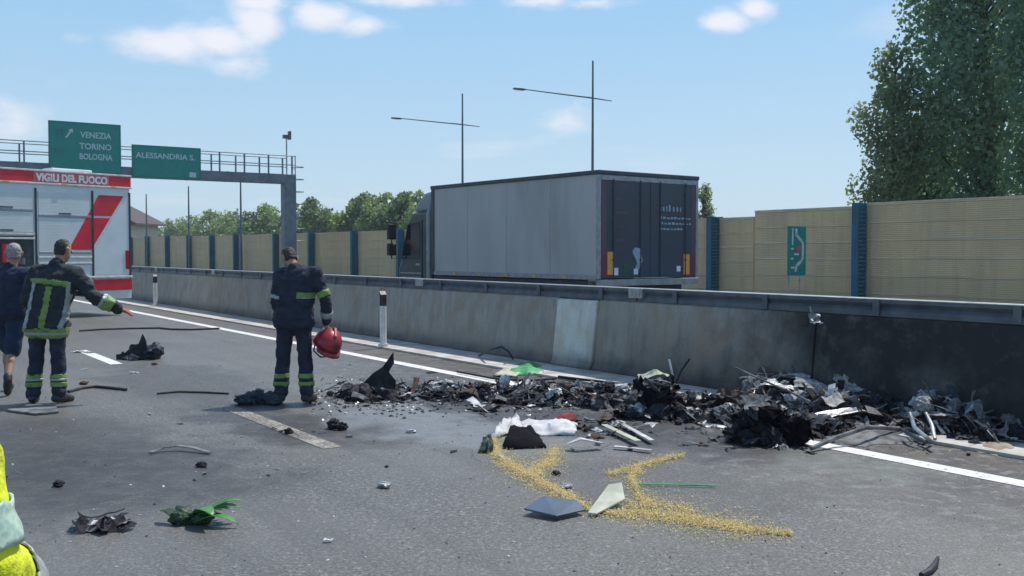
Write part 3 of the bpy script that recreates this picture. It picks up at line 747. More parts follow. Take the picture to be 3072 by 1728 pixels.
# rear: frame, two doors with the print, locking bars, lamps
mb = MB(); mb.box(.052, W - .052, -.010, .025, Z1 - .17, Z1 - .078); mb.build('rear_header', M['alu'], BT, bevel=.006)
doors = []
for x0, x1 in ((.056, W / 2 - .004), (W / 2 + .004, W - .056)):
    mb = MB(); mb.box(x0, x1, -.006, .028, Z0 + .01, Z1 - .175); d_ = mb.build('rear_door', M['navy_door'], BT, bevel=.006); doors.append(d_)
def print_box(x0, x1, z0, z1, mat, name, door, y=-.0085):
    mb = MB(); mb.box(x0, x1, y, -.0062, z0, z1); return mb.build(name, M[mat], door)
print_box(.062, .17, Z0 + .02, Z1 - .19, 'purple', 'printed_edge', doors[0])
print_box(W - .17, W - .062, Z0 + .02, Z1 - .19, 'purple', 'printed_edge', doors[1])
print_box(.08, .36, Z0 + .03, Z0 + .42, 'maroon', 'printed_patch', doors[0], -.0095)
print_box(.20, .36, Z0 + .06, Z0 + .46, 'orange', 'orange_marker', doors[0], -.0108)
print_box(.365, .46, Z0 + .05, Z0 + .18, 'whiteprint', 'printed_figure', doors[0], -.010)
print_box(W - .44, W - .07, Z0 + .02, Z0 + .40, 'maroon', 'printed_patch', doors[1], -.0095)
print_box(W - .38, W - .22, Z0 + .04, Z0 + .42, 'orange', 'orange_marker', doors[1], -.0108)
print_box(W - .56, W - .46, Z0 + .10, Z0 + .2, 'whiteprint', 'printed_figure', doors[1], -.010)
print_box(.58, .70, Z0 + .03, Z0 + .30, 'greenprint', 'printed_figure', doors[0], -.0095)
mb = MB(); x, z = .86, Z0 + .1
mb.add([(x + u, -.010, z + v) for u, v in ((-.03, 0), (.08, 0), (.14, .12), (.2, .2), (.16, .32), (.14, .42), (.0, .44), (-.06, .36), (.02, .24), (.06, .16))], [tuple(range(10))])
mb.build('printed_figure', M['paleprint'], doors[0])
print_box(.84, .94, Z0 + .06, Z0 + .16, 'whiteprint', 'printed_figure', doors[0], -.0112)
rl = random.Random(4)
for row, (z, hgt, n_) in enumerate(((Z0 + 1.20, .13, 7), (Z0 + 1.06, .045, 9), (Z0 + .96, .045, 9), (Z0 + .86, .045, 7))):
    x = 1.50
    for k in range(n_):           # lines of lettering too fine to read
        w_ = rl.uniform(.05, .10); hh = hgt * rl.uniform(.55, 1.0)
        print_box(x, x + w_ * (.45 if row == 0 else .8), z, z + hh, 'paleprint', 'lettering', doors[1], -.010); x += w_ + .012
for k in range(9):
    z = Z0 + .65 + k * .12; print_box(.42 + .05 * math.sin(k), .62 + .10 * math.sin(k * 1.7), z, z + .035, 'navy_door' if k % 2 else 'purple', 'printed_swirl', doors[0], -.0085)
for x, dd in ((.34, 0), (1.0, 0), (1.5, 1), (2.16, 1)):
    mb = MB(); mb.tube([(x, -.022, Z0 + .0), (x, -.022, Z1 - .14)], .009, 6)
    for z in (Z0 + .3, Z0 + .95, Z0 + 1.5): mb.box(x - .02, x + .02, -.024, -.006, z, z + .035)
    mb.build('locking_bar', M['navy_door'], doors[dd])
mb = MB(); mb.box(.02, W - .02, -.06, .3, Z0 - .14, Z0 - .022); mb.build('rear_sill', M['alu'], BT, bevel=.01)
for x in (.12, W - .42):
    mb = MB(); mb.box(x, x + .3, -.10, -.02, .72, .86); mb.build('tail_lamp', M['lamp_red'], BT, bevel=.01)
mb = MB(); mb.box(.1, W - .1, -.05, .08, .45, .60); mb.build('under_run_bar', M['galv'], BT, bevel=.01)
mb = MB(); mb.box(.75, .95, .0, L + 1.3, .62, .95); mb.box(W - .95, W - .75, 0, L + 1.3, .62, .95)
for y in (.3, 1.6, 3.0, 4.6): mb.box(.1, W - .1, y, y + .12, .96, 1.20)
mb.box(.3, .74, 2.4, 3.5, .45, .95)
mb.build('chassis', M['chassis'], BT)
mb = MB(); mb.box(.02, .07, .08, L - .05, .80, 1.195); mb.build('side_skirt', M['chassis'], BT, bevel=.01)
mb = MB(); mb.box(.0, .05, 1.75, 3.7, .45, .78); mb.build('side_guard', M['alu'], BT, bevel=.01)
for x in (.16, W - .16):
    wheel(BT, x, 1.05, .43, .27, -1 if x < 1 else 1); wheel(BT, x, L + .80, .43, .27, -1 if x < 1 else 1)
    mb = MB(); mb.prism([(.45, .9), (.6, 1.05), (1.5, 1.05), (1.65, .9), (1.6, .9), (1.48, 1.02), (.62, 1.02), (.5, .9)], x - .15, x + .15, 'x'); mb.build('mudguard', M['black'], BT)
# cab
CY0, CY1 = L + .12, L + 1.50
side = [(CY0, .55), (CY1 - .05, .50), (CY1, .62), (CY1, 1.35), (CY1 - .10, 1.50), (CY1 - .42, 2.42), (CY1 - .60, 2.56), (CY0, 2.60)]
mb = MB(); mb.prism(side, .06, W - .06, 'x'); cab = mb.build('cab', M['cab'], BT, bevel=.06)
M['deflector'] = pmat('deflector_paint', (.24, .28, .30), (.18, .22, .24), 2, .35, .1)
defl = [(CY0 + .02, 2.58), (CY1 - .45, 2.58), (CY1 - .62, 2.80), (CY0 + .45, 3.0), (CY0 + .02, 3.06)]
mb = MB(); mb.prism(defl, .18, W - .18, 'x'); mb.build('roof_deflector', M['deflector'], BT, bevel=.07)
for x0, x1 in ((.05, .062), (W - .062, W - .05)):
    mb = MB(); mb.prism([(CY0 + .45, 1.55), (CY1 - .16, 1.55), (CY1 - .44, 2.32), (CY0 + .45, 2.36)], x0, x1, 'x'); mb.build('side_window', M['glass'], BT)
    mb = MB(); mb.prism([(CY0 + .35, .75), (CY0 + .37, .75), (CY0 + .37, 2.4), (CY0 + .35, 2.4)], x0 - .002, x1 + .002, 'x'); mb.build('door_seam', M['black'], BT)
mb = MB(); mb.add([(.2, CY1 - .085, 1.5), (W - .2, CY1 - .085, 1.5), (W - .25, CY1 - .40, 2.38), (.25, CY1 - .40, 2.38), (.2, CY1 - .12, 1.48), (W - .2, CY1 - .12, 1.48), (W - .25, CY1 - .46, 2.38), (.25, CY1 - .46, 2.38)],
                  [(0, 1, 2, 3), (4, 7, 6, 5), (0, 4, 5, 1), (1, 5, 6, 2), (2, 6, 7, 3), (3, 7, 4, 0)]); mb.build('windscreen', M['glass'], BT)
for sx in (-1, 1):
    xm = -.14 if sx < 0 else W + .14; xb = .06 if sx < 0 else W - .06
    mb = MB(); mb.tube([(xb, CY1 - .15, 2.35), (xm, CY1 - .05, 2.38), (xm, CY1 - .05, 1.55), (xb, CY1 - .15, 1.58)], .018, 6); arm_ = mb.build('mirror_arm', M['black'], BT)
    mb = MB(); mb.box(xm - .11, xm + .11, CY1 - .10, CY1, 1.98, 2.34); mb.build('mirror', M['black'], arm_, bevel=.03)
    mb = MB(); mb.box(xm - .11, xm + .11, CY1 - .10, CY1, 1.62, 1.90); mb.build('mirror', M['black'], arm_, bevel=.03)
    mb = MB(); mb.box(.1 if sx < 0 else W - .45, .45 if sx < 0 else W - .1, CY1 - .02, CY1 + .03, .72, .95); mb.build('headlight', M['sign_white'], BT, bevel=.02)
mb = MB(); mb.tube([(.02, CY0 + .02, .9), (.02, CY0 + .02, 2.5), (.12, CY0 + .06, 2.72)], .06, 10); mb.build('air_intake', M['deflector'], BT, smooth=40)
mb = MB(); mb.box(.035, .06, CY0 + .42, CY0 + .60, 1.40, 1.45); mb.build('door_handle', M['alu'], BT, bevel=.006)
mb = MB(); mb.prism([(CY0 + .30, .62), (CY1 - .1, .58), (CY1 - .1, 1.02), (CY0 + .30, 1.05)], .03, .058, 'x'); mb.build('step_panel', M['alu'], BT, bevel=.01)
for z in (1.12, 1.22): mb = MB(); mb.box(.045, .06, CY0 + .4, CY1 - .12, z, z + .03); mb.build('side_trim', M['alu'], BT)
mb = MB(); mb.box(.08, W - .08, CY1 - .1, CY1 + .06, .42, .70); mb.build('bumper', M['chassis'], BT, bevel=.03)

# ------------------------------------------------------------------ fire engine parked across the carriageway
M['fe_white'] = pmat('fire_engine_silver', (.66, .74, .76), (.60, .68, .70), 1.5, .42, .1, dirt=((.30, .34, .36), .35))
M['fe_shutter'] = pmat('roller_shutter', (.62, .68, .69), (.57, .63, .64), 2.0, .5, .0)
M['fe_red'] = pmat('fire_red', (.66, .022, .045), (.55, .018, .04), 3, .38)
M['fe_pink'] = pmat('faded_red_band', (.62, .17, .20), (.56, .12, .15), 3, .45)
M['fe_dark'] = pmat('locker_dark', (.018, .03, .035), (.035, .045, .05), 6, .6)
FE = empty('fire_engine', (-10.28, 27.0, 0), math.radians(51.6))
tag(FE, 'white and red fire engine with roller shutters parked across the carriageway', 'fire engine')
FL, FW = 5.4, 2.5
mb = MB(); mb.box(-FL, 0, .03, FW - .03, .70, 3.42); mb.build('body', M['fe_white'], FE, bevel=.02)
mb = MB(); mb.box(-FL, .02, -.02, FW + .02, 3.43, 3.74); band = mb.build('roof_band', M['fe_red'], FE, bevel=.025)
for z0, z1 in ((3.40, 3.445), (3.72, 3.765)):
    mb = MB(); mb.box(-FL, .03, -.035, FW + .035, z0, z1); mb.build('white_trim', M['plastic_white'], FE, bevel=.008)
me = text_mesh('VIGILI DEL FUOCO', .26, M['sign_white'], .004, 1.9, .012)
mb = MB(); mb.box(-2.62, -.62, -.024, -.0215, 3.455, 3.715); mb.build('lettering_patch', M['fe_pink'], band)
o = link('lettering', me, band, (-2.57, -.030, 3.49)); o.rotation_euler = (math.pi / 2, 0, 0)
# pillars, shutters
piv = [0, -1.08, -2.57, -4.02, -FL]
for x in piv:
    mb = MB(); x0 = max(-FL, x - .05); x1 = min(0.0, x + .05); mb.box(x0, x1 + .001, .0, .05, 1.0, 3.30); mb.build('pillar', M['fe_white'], FE, bevel=.012)
    mb = MB(); mb.box(*((-.05, 0.0) if x == 0 else (x0 + .02, x0 + .08)), -.008, .02, 1.0, 3.3); mb.build('shutter_guide', M['fe_dark'], FE)
def shutter(x0, x1, z0, z1):
    n = max(2, int((z1 - z0) / .075)); mb = MB(); h_ = (z1 - z0) / n
    for k in range(n):
        z = z0 + k * h_
        mb.prism([(.0005, z + .004), (.0025, z), (.03, z), (.03, z + h_ - .0003), (.0025, z + h_ - .0003), (.0, z + h_ - .005)], x0, x1, 'x')
    o = mb.build('roller_shutter', M['fe_shutter'], FE)
    mb = MB(); mb.box((x0 + x1) / 2 - .16, (x0 + x1) / 2 + .16, -.02, -.001, z0 + .07, z0 + .10); mb.build('shutter_handle', M['fe_dark'], o, bevel=.005)
    mb = MB(); mb.box(x0, x1, -.012, .01, z0 - .005, z0 + .05); mb.build('shutter_bar', M['alu'], o, bevel=.005)
mb = MB(); mb.box(-1.03, -.05, .004, .03, 1.12, 3.22); rearp = mb.build('rear_locker_panel', M['fe_white'], FE, bevel=.006)
shutter(-2.50, -1.14, 2.60, 3.22); shutter(-2.50, -1.14, 1.66, 2.56)
shutter(-3.95, -2.63, 2.72, 3.22); shutter(-3.95, -2.63, 2.16, 2.70); shutter(-FL + .05, -4.08, 1.3, 3.22)
mb = MB(); mb.box(-3.95, -2.63, .012, .06, 1.34, 2.10); lk = mb.build('open_locker', M['fe_dark'], FE)
for x, z, w_, h_, mt in ((-3.8, 1.5, .3, .3, 'galv'), (-3.35, 1.45, .22, .45, 'fe_red'), (-3.0, 1.6, .18, .2, 'alu'), (-2.95, 1.4, .25, .16, 'steel')):
    mb = MB(); mb.tube([(x, .0, z), (x, .0, z + h_)], w_ / 2 * .7, 10); mb.build('stowed_equipment', M[mt], lk, smooth=40)
for x0, x1, z in ((-2.52, -1.12, 1.55), (-2.52, -1.12, 1.40), (-3.97, -2.61, 2.13), (-3.97, -2.61, 2.02)):
    mb = MB(); mb.box(x0, x1, -.03, .04, z, z + .045); mb.build('step_edge', M['plastic_white'], FE, bevel=.006)
mb = MB(); mb.box(-2.5, -1.14, .008, .03, .78, 1.38); mb.build('lower_locker_door', M['fe_shutter'], FE, bevel=.008)
# red diagonal, cut at the pillar
def para(x0t, x1t, zt, x0b, x1b, zb, y):
    mb = MB(); q4 = [(x0b, zb), (x1b, zb), (x1t, zt), (x0t, zt)]
    mb.add([(x, y, z) for x, z in q4] + [(x, y + .004, z) for x, z in q4], [(0, 1, 2, 3), (0, 4, 5, 1), (1, 5, 6, 2), (2, 6, 7, 3), (3, 7, 4, 0)])
    return mb
sl = lambda x, z: x
lx = lambda z, top, bot: bot + (top - bot) * (z - 1.76) / (3.2 - 1.76)
zA = 2.62
para(-.90, -.20, 3.2, lx(zA + .03, -.9, -1.74), lx(zA + .03, -.20, -1.12), zA + .03, -.0035).build('red_stripe', M['fe_red'], rearp)
mbs = para(lx(zA - .02, -.9, -1.74), lx(zA - .02, -.2, -1.12), zA - .02, -1.74, -1.13, 1.76, -.0035); mbs.build('red_stripe', M['fe_red'], FE)
mbw = para(-.17, -.13, 3.2, -1.09, -1.05, 1.76, -.0035); mbw.build('white_stripe', M['plastic_white'], rearp)
mb = MB(); mb.box(-FL, .03, -.025, .05, 1.02, 1.075); mb.build('white_trim', M['plastic_white'], FE, bevel=.008)
for x in (-.5, -1.85, -3.3, -4.7):
    mb = MB(); mb.box(x - .07, x + .07, -.045, -.0355, 3.405, 3.44); mb.build('marker_lamp', M['orange'], FE)
mb = MB(); mb.box(-.16, -.06, -.014, .004, 1.25, 1.75); mb.build('rear_lamp', M['lamp_red'], FE, bevel=.01)
mb = MB(); mb.box(-1.06, .02, -.01, .6, .70, .985); mb.build('skirt', M['fe_red'], FE, bevel=.01)
mb = MB(); mb.box(-FL, -3.4, -.01, .6, .58, .985); mb.build('skirt', M['fe_red'], FE, bevel=.01)
mb = MB(); mb.box(-1.05, .015, .02, .5, .46, .695); mb.build('valance', M['fe_shutter'], FE, bevel=.01)
mb = MB(); mb.box(-9.0, -.1, .7, 1.8, .55, .9); mb.box(-.5, .06, .1, FW - .1, .48, .6); mb.build('chassis', M['chassis'], FE)
def fwheel(x, y):
    w_ = wheel(FE, x, y, .52, .32); w_.rotation_euler = (0, 0, math.pi / 2)
for x in (-2.35, -7.2):
    fwheel(x, .18); fwheel(x, FW - .18)
mb = MB(); mb.prism([(-2.95, .5), (-2.85, .95), (-2.6, 1.12), (-2.1, 1.12), (-1.85, .95), (-1.75, .5), (-1.80, .5), (-1.9, .92), (-2.13, 1.07), (-2.57, 1.07), (-2.8, .92), (-2.9, .5)], .0, .34, 'y'); mb.build('wheel_arch', M['black'], FE)
# cab end
mb = MB(); mb.prism([(-8.35, .75), (-8.3, .55), (-FL - .12, .55), (-FL - .12, 2.95), (-7.85, 2.95), (-8.15, 2.0), (-8.35, 1.7)], .06, FW - .06, 'y'); mb.build('cab', M['fe_red'], FE, bevel=.06)
for x0, x1 in ((-7.85, -6.8), (-6.65, -5.65)):
    mb = MB(); mb.box(x0, x1, .045, .062, 1.75, 2.65); mb.build('side_window', M['glass'], FE, bevel=.01)
mb = MB(); mb.box(-7.4, -6.9, .3, FW - .3, 2.955, 3.12); mb.build('light_bar', pmat('blue_beacon', (.02, .08, .5), None, 5, .2), FE, bevel=.04)
mb = MB(); mb.box(-2.0, -.9, .3, .8, 3.766, 3.86); mb.build('roof_locker', M['fe_white'], FE, bevel=.03)
# ------------------------------------------------------------------ people
M['skin'] = pmat('skin', (.40, .24, .17), (.34, .19, .13), 14, .55)
M['navy'] = pmat('navy_uniform_cloth', (.020, .027, .050), (.012, .017, .034), 7, .88, bump=.5, bscale=26, bdist=.02)
M['navy_green'] = pmat('turnout_cloth', (.024, .034, .044), (.014, .022, .026), 7, .88, bump=.5, bscale=26, bdist=.02)
M['tshirt'] = pmat('navy_tshirt', (.016, .026, .060), (.012, .018, .042), 6, .9, bump=.4, bscale=22, bdist=.02)
M['shorts'] = pmat('blue_shorts', (.012, .035, .085), (.01, .025, .06), 6, .9, bump=.4, bscale=22, bdist=.02)
M['boot'] = pmat('boot_leather', (.016, .016, .018), (.028, .027, .026), 10, .55)
M['hair_dark'] = pmat('dark_hair', (.022, .018, .016), (.04, .032, .028), 60, .7, bump=.6, bscale=90)
M['hair_grey'] = pmat('grey_hair', (.36, .35, .35), (.22, .21, .21), 60, .7, bump=.6, bscale=90)
M['lime'] = pmat('lime_reflective_band', (.20, .30, .075), (.15, .24, .06), 12, .5)
M['silver'] = pmat('silver_reflective_band', (.36, .39, .38), (.27, .30, .30), 14, .42, .1)
M['silver_green'] = pmat('pale_reflective_tape', (.48, .62, .50), (.32, .46, .40), 60, .45)
M['glove'] = pmat('work_glove', (.36, .13, .07), (.24, .08, .05), 14, .8)
M['hivis'] = pmat('hi_vis_yellow', (.74, .80, .02), (.55, .62, .03), 9, .8, bump=.8, bscale=24, bdist=.02)
M['helmet_red'] = pmat('red_helmet_shell', (.36, .022, .032), (.20, .014, .022), 7, .42, dirt=((.06, .02, .02), .8))
M['white_cloth'] = pmat('white_cloth', (.62, .63, .64), None, 9, .85)
M['eye'] = pmat('eye', (.05, .04, .035), None, 20, .2)

def capsule(mb, p0, p1, r0, r1, n=12, sy=1.0):
    p0, p1 = Vector(p0), Vector(p1); ax = p1 - p0; l = ax.length
    ax = ax / l if l > 1e-6 else Vector((0, 0, 1))
    u = ax.orthogonal().normalized(); w = ax.cross(u); rings = []
    for k in range(5):
        a = -math.pi / 2 + (math.pi / 2) * k / 4; rings.append((p0 + ax * r0 * math.sin(a), max(r0 * math.cos(a), r0 * .02)))
    for k in range(5):
        a = (math.pi / 2) * k / 4; rings.append((p1 + ax * r1 * math.sin(a), max(r1 * math.cos(a), r1 * .02)))
    vs, fs = [], []
    for c, r in rings:
        for i in range(n):
            a = 2 * math.pi * i / n; d = (u * math.cos(a) + w * math.sin(a)) * r
            vs.append(c + Vector((d.x, d.y * sy, d.z)))
    for j in range(len(rings) - 1):
        for i in range(n): fs.append((j * n + i, j * n + (i + 1) % n, (j + 1) * n + (i + 1) % n, (j + 1) * n + i))
    fs += [tuple(range(n))[::-1], tuple(range((len(rings) - 1) * n, len(rings) * n))]
    mb.add(vs, fs)
def grow(caps, voxel, smooth, mat, name, wrinkle=0.0, wscale=9.0):
    """one continuous surface around a set of tapered limbs"""
    mb = MB()
    for c in caps: capsule(mb, *c[:4], sy=c[4] if len(c) > 4 else 1.0)
    me = mb.mesh(name, mat); bm = bmesh.new(); bm.from_mesh(me); bmesh.ops.recalc_face_normals(bm, faces=bm.faces); bm.to_mesh(me); bm.free()
    o = bpy.data.objects.new('tmp', me); COL.objects.link(o)
    r = o.modifiers.new('r', 'REMESH'); r.mode = 'VOXEL'; r.voxel_size = voxel
    s = o.modifiers.new('s', 'SMOOTH'); s.iterations = smooth; s.factor = .5
    dg = bpy.context.evaluated_depsgraph_get(); dg.update()
    res = bpy.data.meshes.new_from_object(o.evaluated_get(dg)); bpy.data.objects.remove(o); bpy.data.meshes.remove(me)
    res.name = name; res.materials.clear(); res.materials.append(mat)
    if wrinkle:
        nrm = [v.normal.copy() for v in res.vertices]
        for v, n_ in zip(res.vertices, nrm):
            c = v.co
            f = noise.noise((c.x * wscale, c.y * wscale, c.z * wscale * 1.7)) + .5 * noise.noise((c.x * wscale * 2.3, c.y * wscale * 2.3, c.z * wscale * 3.5))
            v.co = c + n_ * f * wrinkle
    res.polygons.foreach_set('use_smooth', [True] * len(res.polygons)); res.update()
    return res
def sub_mesh(me, pred, off, mat, name):
    """faces of a garment that satisfy pred, lifted off it and given thickness: reflective tape"""
    vs, fs, mp = [], [], {}
    for p in me.polygons:
        if pred(p.center):
            f = []
            for i in p.vertices:
                if i not in mp: mp[i] = len(vs); v = me.vertices[i]; vs.append(v.co + v.normal * off)
                f.append(mp[i])
            fs.append(f)
    if not fs: return None
    r = bpy.data.meshes.new(name); r.from_pydata([tuple(v) for v in vs], [], fs); r.materials.append(mat)
    r.polygons.foreach_set('use_smooth', [True] * len(fs)); r.update()
    return r
def near_seg(c, a, b, f0, f1, rmax):
    a, b = Vector(a), Vector(b); ab = b - a; f = (c - a).dot(ab) / ab.length_squared
    if not f0 <= f <= f1: return False
    return (c - (a + ab * f)).length < rmax

def hand(wrist, direction, palm_n, thumb_side, curl=.5, size=1.0):
    """capsules of a hand: palm, four unequal fingers, thumb leaving the side of the palm"""
    d = Vector(direction).normalized(); n_ = Vector(palm_n); n_ = (n_ - d * n_.dot(d)).normalized(); s = d.cross(n_) * thumb_side
    w = Vector(wrist); out = []
    for k in (-1, 0, 1):
        out.append((w + d * .015 * size + s * k * .014, w + d * .085 * size + s * k * .022 * size, .017 * size, .014 * size))
    ln = [.068, .078, .072, .055]
    for k in range(4):
        base = w + d * .088 * size + s * (.030 - .020 * k) * size
        a = curl * .7; d1 = d * math.cos(a) + n_ * math.sin(a)
        k1 = base + d1 * ln[k] * .5 * size; a2 = curl * 1.7; d2 = d * math.cos(a2) + n_ * math.sin(a2); k2 = k1 + d2 * ln[k] * .5 * size
        out.append((base, k1, .0095 * size, .0085 * size)); out.append((k1, k2, .0085 * size, .0072 * size))
    tb = w + d * .035 * size + s * .030 * size; t1 = tb + (d * .6 + s * .7 + n_ * .2).normalized() * .036 * size; t2 = t1 + (d * .9 + s * .15 + n_ * .35 * (1 + curl)).normalized() * .03 * size
    out.append((tb, t1, .013 * size, .0105 * size)); out.append((t1, t2, .0105 * size, .0085 * size))
    return out

def person(loc, rz, J, label, group, wear):
    """J: joints in metres above the feet, facing +y"""
    r = empty('person', loc, rz); tag(r, label, 'person', group)
    V = lambda k: Vector(J[k])
    caps = []
    hd = V('head'); look = Vector(J.get('look', (0, 1, -.15))).normalized(); side_ = look.cross(Vector((0, 0, 1))).normalized(); upv = side_.cross(look).normalized()
    neck = V('neck')
    head_caps = [(hd - upv * .035 + look * .01, hd + upv * .045 - look * .012, .078, .088), (hd - upv * .08 + look * .045, hd - upv * .03 + look * .03, .042, .06), (hd + look * .07 + upv * .02, hd + look * .083 + upv * .03, .03, .03),
                 (hd + look * .094 + upv * .008, hd + look * .108 - upv * .022, .010, .014)]
    for sx in (-1, 1): head_caps.append((hd + side_ * sx * .086 - upv * .018 - look * .01, hd + side_ * sx * .09 + upv * .02 - look * .018, .012, .017))
    caps += head_caps + [(neck - Vector((0, 0, .06)), hd - upv * .06 - look * .015, .062, .056)]
    shl, shr, pe = V('shoulder_l'), V('shoulder_r'), V('pelvis')
    ch = (shl + shr) / 2; ax = (shr - shl).normalized(); hx_ = Vector((1, 0, 0)) if 'hipaxis' not in J else Vector(J['hipaxis']).normalized()
    wd = (shr - shl).length / 2
    torso = []
    for k in (-.5, 0, .5):
        top = ch + ax * wd * k * 1.0 - Vector((0, 0, .06)); bot = pe + hx_ * .15 * k + Vector((0, 0, .06))
        torso.append((top, bot, .108, .112)); 
    torso.append((shl + Vector((0, 0, .0)), shr, .068, .068)); torso.append((ch + Vector((0, 0, .02)), neck, .085, .06))
    torso.append((pe - hx_ * .075, pe + hx_ * .075, .118, .118))
    arms, legs, hands, feet = {}, {}, {}, {}
    for sd_ in 'lr':
        s, e, w = V('shoulder_' + sd_), V('elbow_' + sd_), V('wrist_' + sd_)
        arms[sd_] = [(s, e, .060, .046), (e, w, .046, .032)]
        hp_, kn, an = V('hip_' + sd_), V('knee_' + sd_), V('ankle_' + sd_); toe = V('toe_' + sd_)
        legs[sd_] = [(hp_, kn, .088, .060), (kn, kn.lerp(an, .35) + Vector((0, -.015, 0)), .058, .058), (kn.lerp(an, .3), an, .056, .038)]
        heel = an + (an - toe) * .28; heel.z = min(an.z - .03, toe.z + .03) if J.get('lift_' + sd_) is None else an.z - .04
        feet[sd_] = [(an, heel, .038, .034), (heel, toe, .034, .030), (an, toe, .036, .026)]
        hs = J.get('hand_' + sd_, {})
        dr = Vector(hs.get('dir', (w - e).normalized())); hands[sd_] = hand(w, dr, hs.get('palm', (-1 if sd_ == 'r' else 1, .3, 0)), hs.get('thumb', 1 if sd_ == 'r' else -1), hs.get('curl', .45))
    body_caps = caps + torso + arms['l'] + arms['r'] + legs['l'] + legs['r'] + hands['l'] + hands['r'] + feet['l'] + feet['r']
    slim = [(a, b_, ra * .93, rb * .93) for a, b_, ra, rb, *_ in (torso + arms['l'] + arms['r'] + legs['l'] + legs['r'])]
    body = grow(caps + slim + hands['l'] + hands['r'] + feet['l'] + feet['r'], .009, 3, M['skin'], 'body')
    link('body', body, r)
    inf = lambda cs, k, kk=1.0: [(c[0], c[1], c[2] * kk + k, c[3] * kk + k) for c in cs]
    # garments
    top_caps = inf(torso, wear.get('puff', .018))
    for sd_ in 'lr':
        a = arms[sd_]
        if wear.get('sleeve', 'long') == 'long':
            top_caps += inf([a[0]], wear.get('puff', .018)); e, w = a[1][0], a[1][1]; top_caps += [(e, e.lerp(w, .93), .046 + wear.get('puff', .018), .040 + wear.get('puff', .018))]
        else:
            s, e = a[0][0], a[0][1]; top_caps += [(s, s.lerp(e, .62), .074, .072)]
    if wear.get('hem'):
        hz = wear['hem']
        for k in (-.6, 0, .6):
            for y in (-.04, .05): top_caps.append((pe + hx_ * .14 * k + Vector((0, y, .05)), Vector((pe.x, pe.y, 0)) + hx_ * .19 * k + Vector((0, y, hz + .12)), .12, .12))
    if wear.get('collar'): top_caps.append((neck - Vector((0, 0, .03)), neck + Vector((0, 0, .02)), .082, .078))
    top = grow(top_caps, .013, 2, wear['top_mat'], 'jacket', wear.get('wr', .010))
    jk = link(wear.get('top_name', 'jacket'), top, r)
    leg_caps = inf([torso[-1]], .012)
    cut = wear.get('leg_cut', .95)
    for sd_ in 'lr':
        hp_, kn, an = V('hip_' + sd_), V('knee_' + sd_), V('ankle_' + sd_)
        if cut > .5:
            leg_caps += [(hp_, kn, .104, .082), (kn, kn.lerp(an, cut), .082, .078)]
        else:
            leg_caps += [(hp_, hp_.lerp(kn, .92), .108, .096)]
    tr_ = grow(leg_caps, .013, 2, wear['leg_mat'], 'trousers', .016, 6.0)
    tj = link(wear.get('leg_name', 'trousers'), tr_, r)
    for sd_ in 'lr':
        an = V('ankle_' + sd_); kn = V('knee_' + sd_)
        bc = inf(feet[sd_], .014) + ([(kn.lerp(an, .68), an, .058, .05)] if wear.get('boot_high', True) else [])
        link('boot' if wear.get('boot_high', True) else 'shoe', grow(bc, .011, 2, wear.get('boot_mat', M['boot']), 'boot'), r)
    if wear.get('gloves'):
        for sd_ in wear['gloves']: link('glove', grow(inf(hands[sd_], .004), .0065, 2, M['glove'], 'glove'), r)
    # hair: shell over the back and top of the skull
    if wear.get('hair'):
        hc = [(hd - upv * .01 - look * .022, hd + upv * .048 - look * .018, .079, .088)]
        hm = grow(hc, .008, 2, M[wear['hair']], 'hair', .006, 30)
        bm = bmesh.new(); bm.from_mesh(hm)
        kill = [f for f in bm.faces if ((f.calc_center_median() - hd).dot(look) > .035 and (f.calc_center_median() - hd).dot(upv) < .075) or (f.calc_center_median() - hd).dot(upv) < -.055]
        bmesh.ops.delete(bm, geom=kill, context='FACES'); bm.to_mesh(hm); bm.free()
        o = link('hair', hm, r); so_ = o.modifiers.new('thick', 'SOLIDIFY'); so_.thickness = .01
    for sx in (-1, 1):
        mb = MB(); capsule(mb, hd + look * .083 + side_ * sx * .032 + upv * .014, hd + look * .084 + side_ * sx * .036 + upv * .014, .011, .011, 8); mb.build('eye', M['eye'], r, smooth=180)
    mb = MB(); mb.tube([hd + look * .088 + side_ * x - upv * (.052 + abs(x) * .1) for x in (-.024, -.01, 0, .01, .024)], .006, 6); mb.build('mouth', M['glove'], r)
    # reflective tape
    for which, pred, mat in wear.get('bands', []):
        bme = sub_mesh(top if which == 't' else tr_, pred, .006, M[mat], 'reflective_band')
        if bme:
            o = link('reflective_band', bme, jk if which == 't' else tj); so_ = o.modifiers.new('thick', 'SOLIDIFY'); so_.thickness = .005; so_.offset = 0
    return r

zb = lambda z0, z1: (lambda c: z0 <= c.z <= z1)
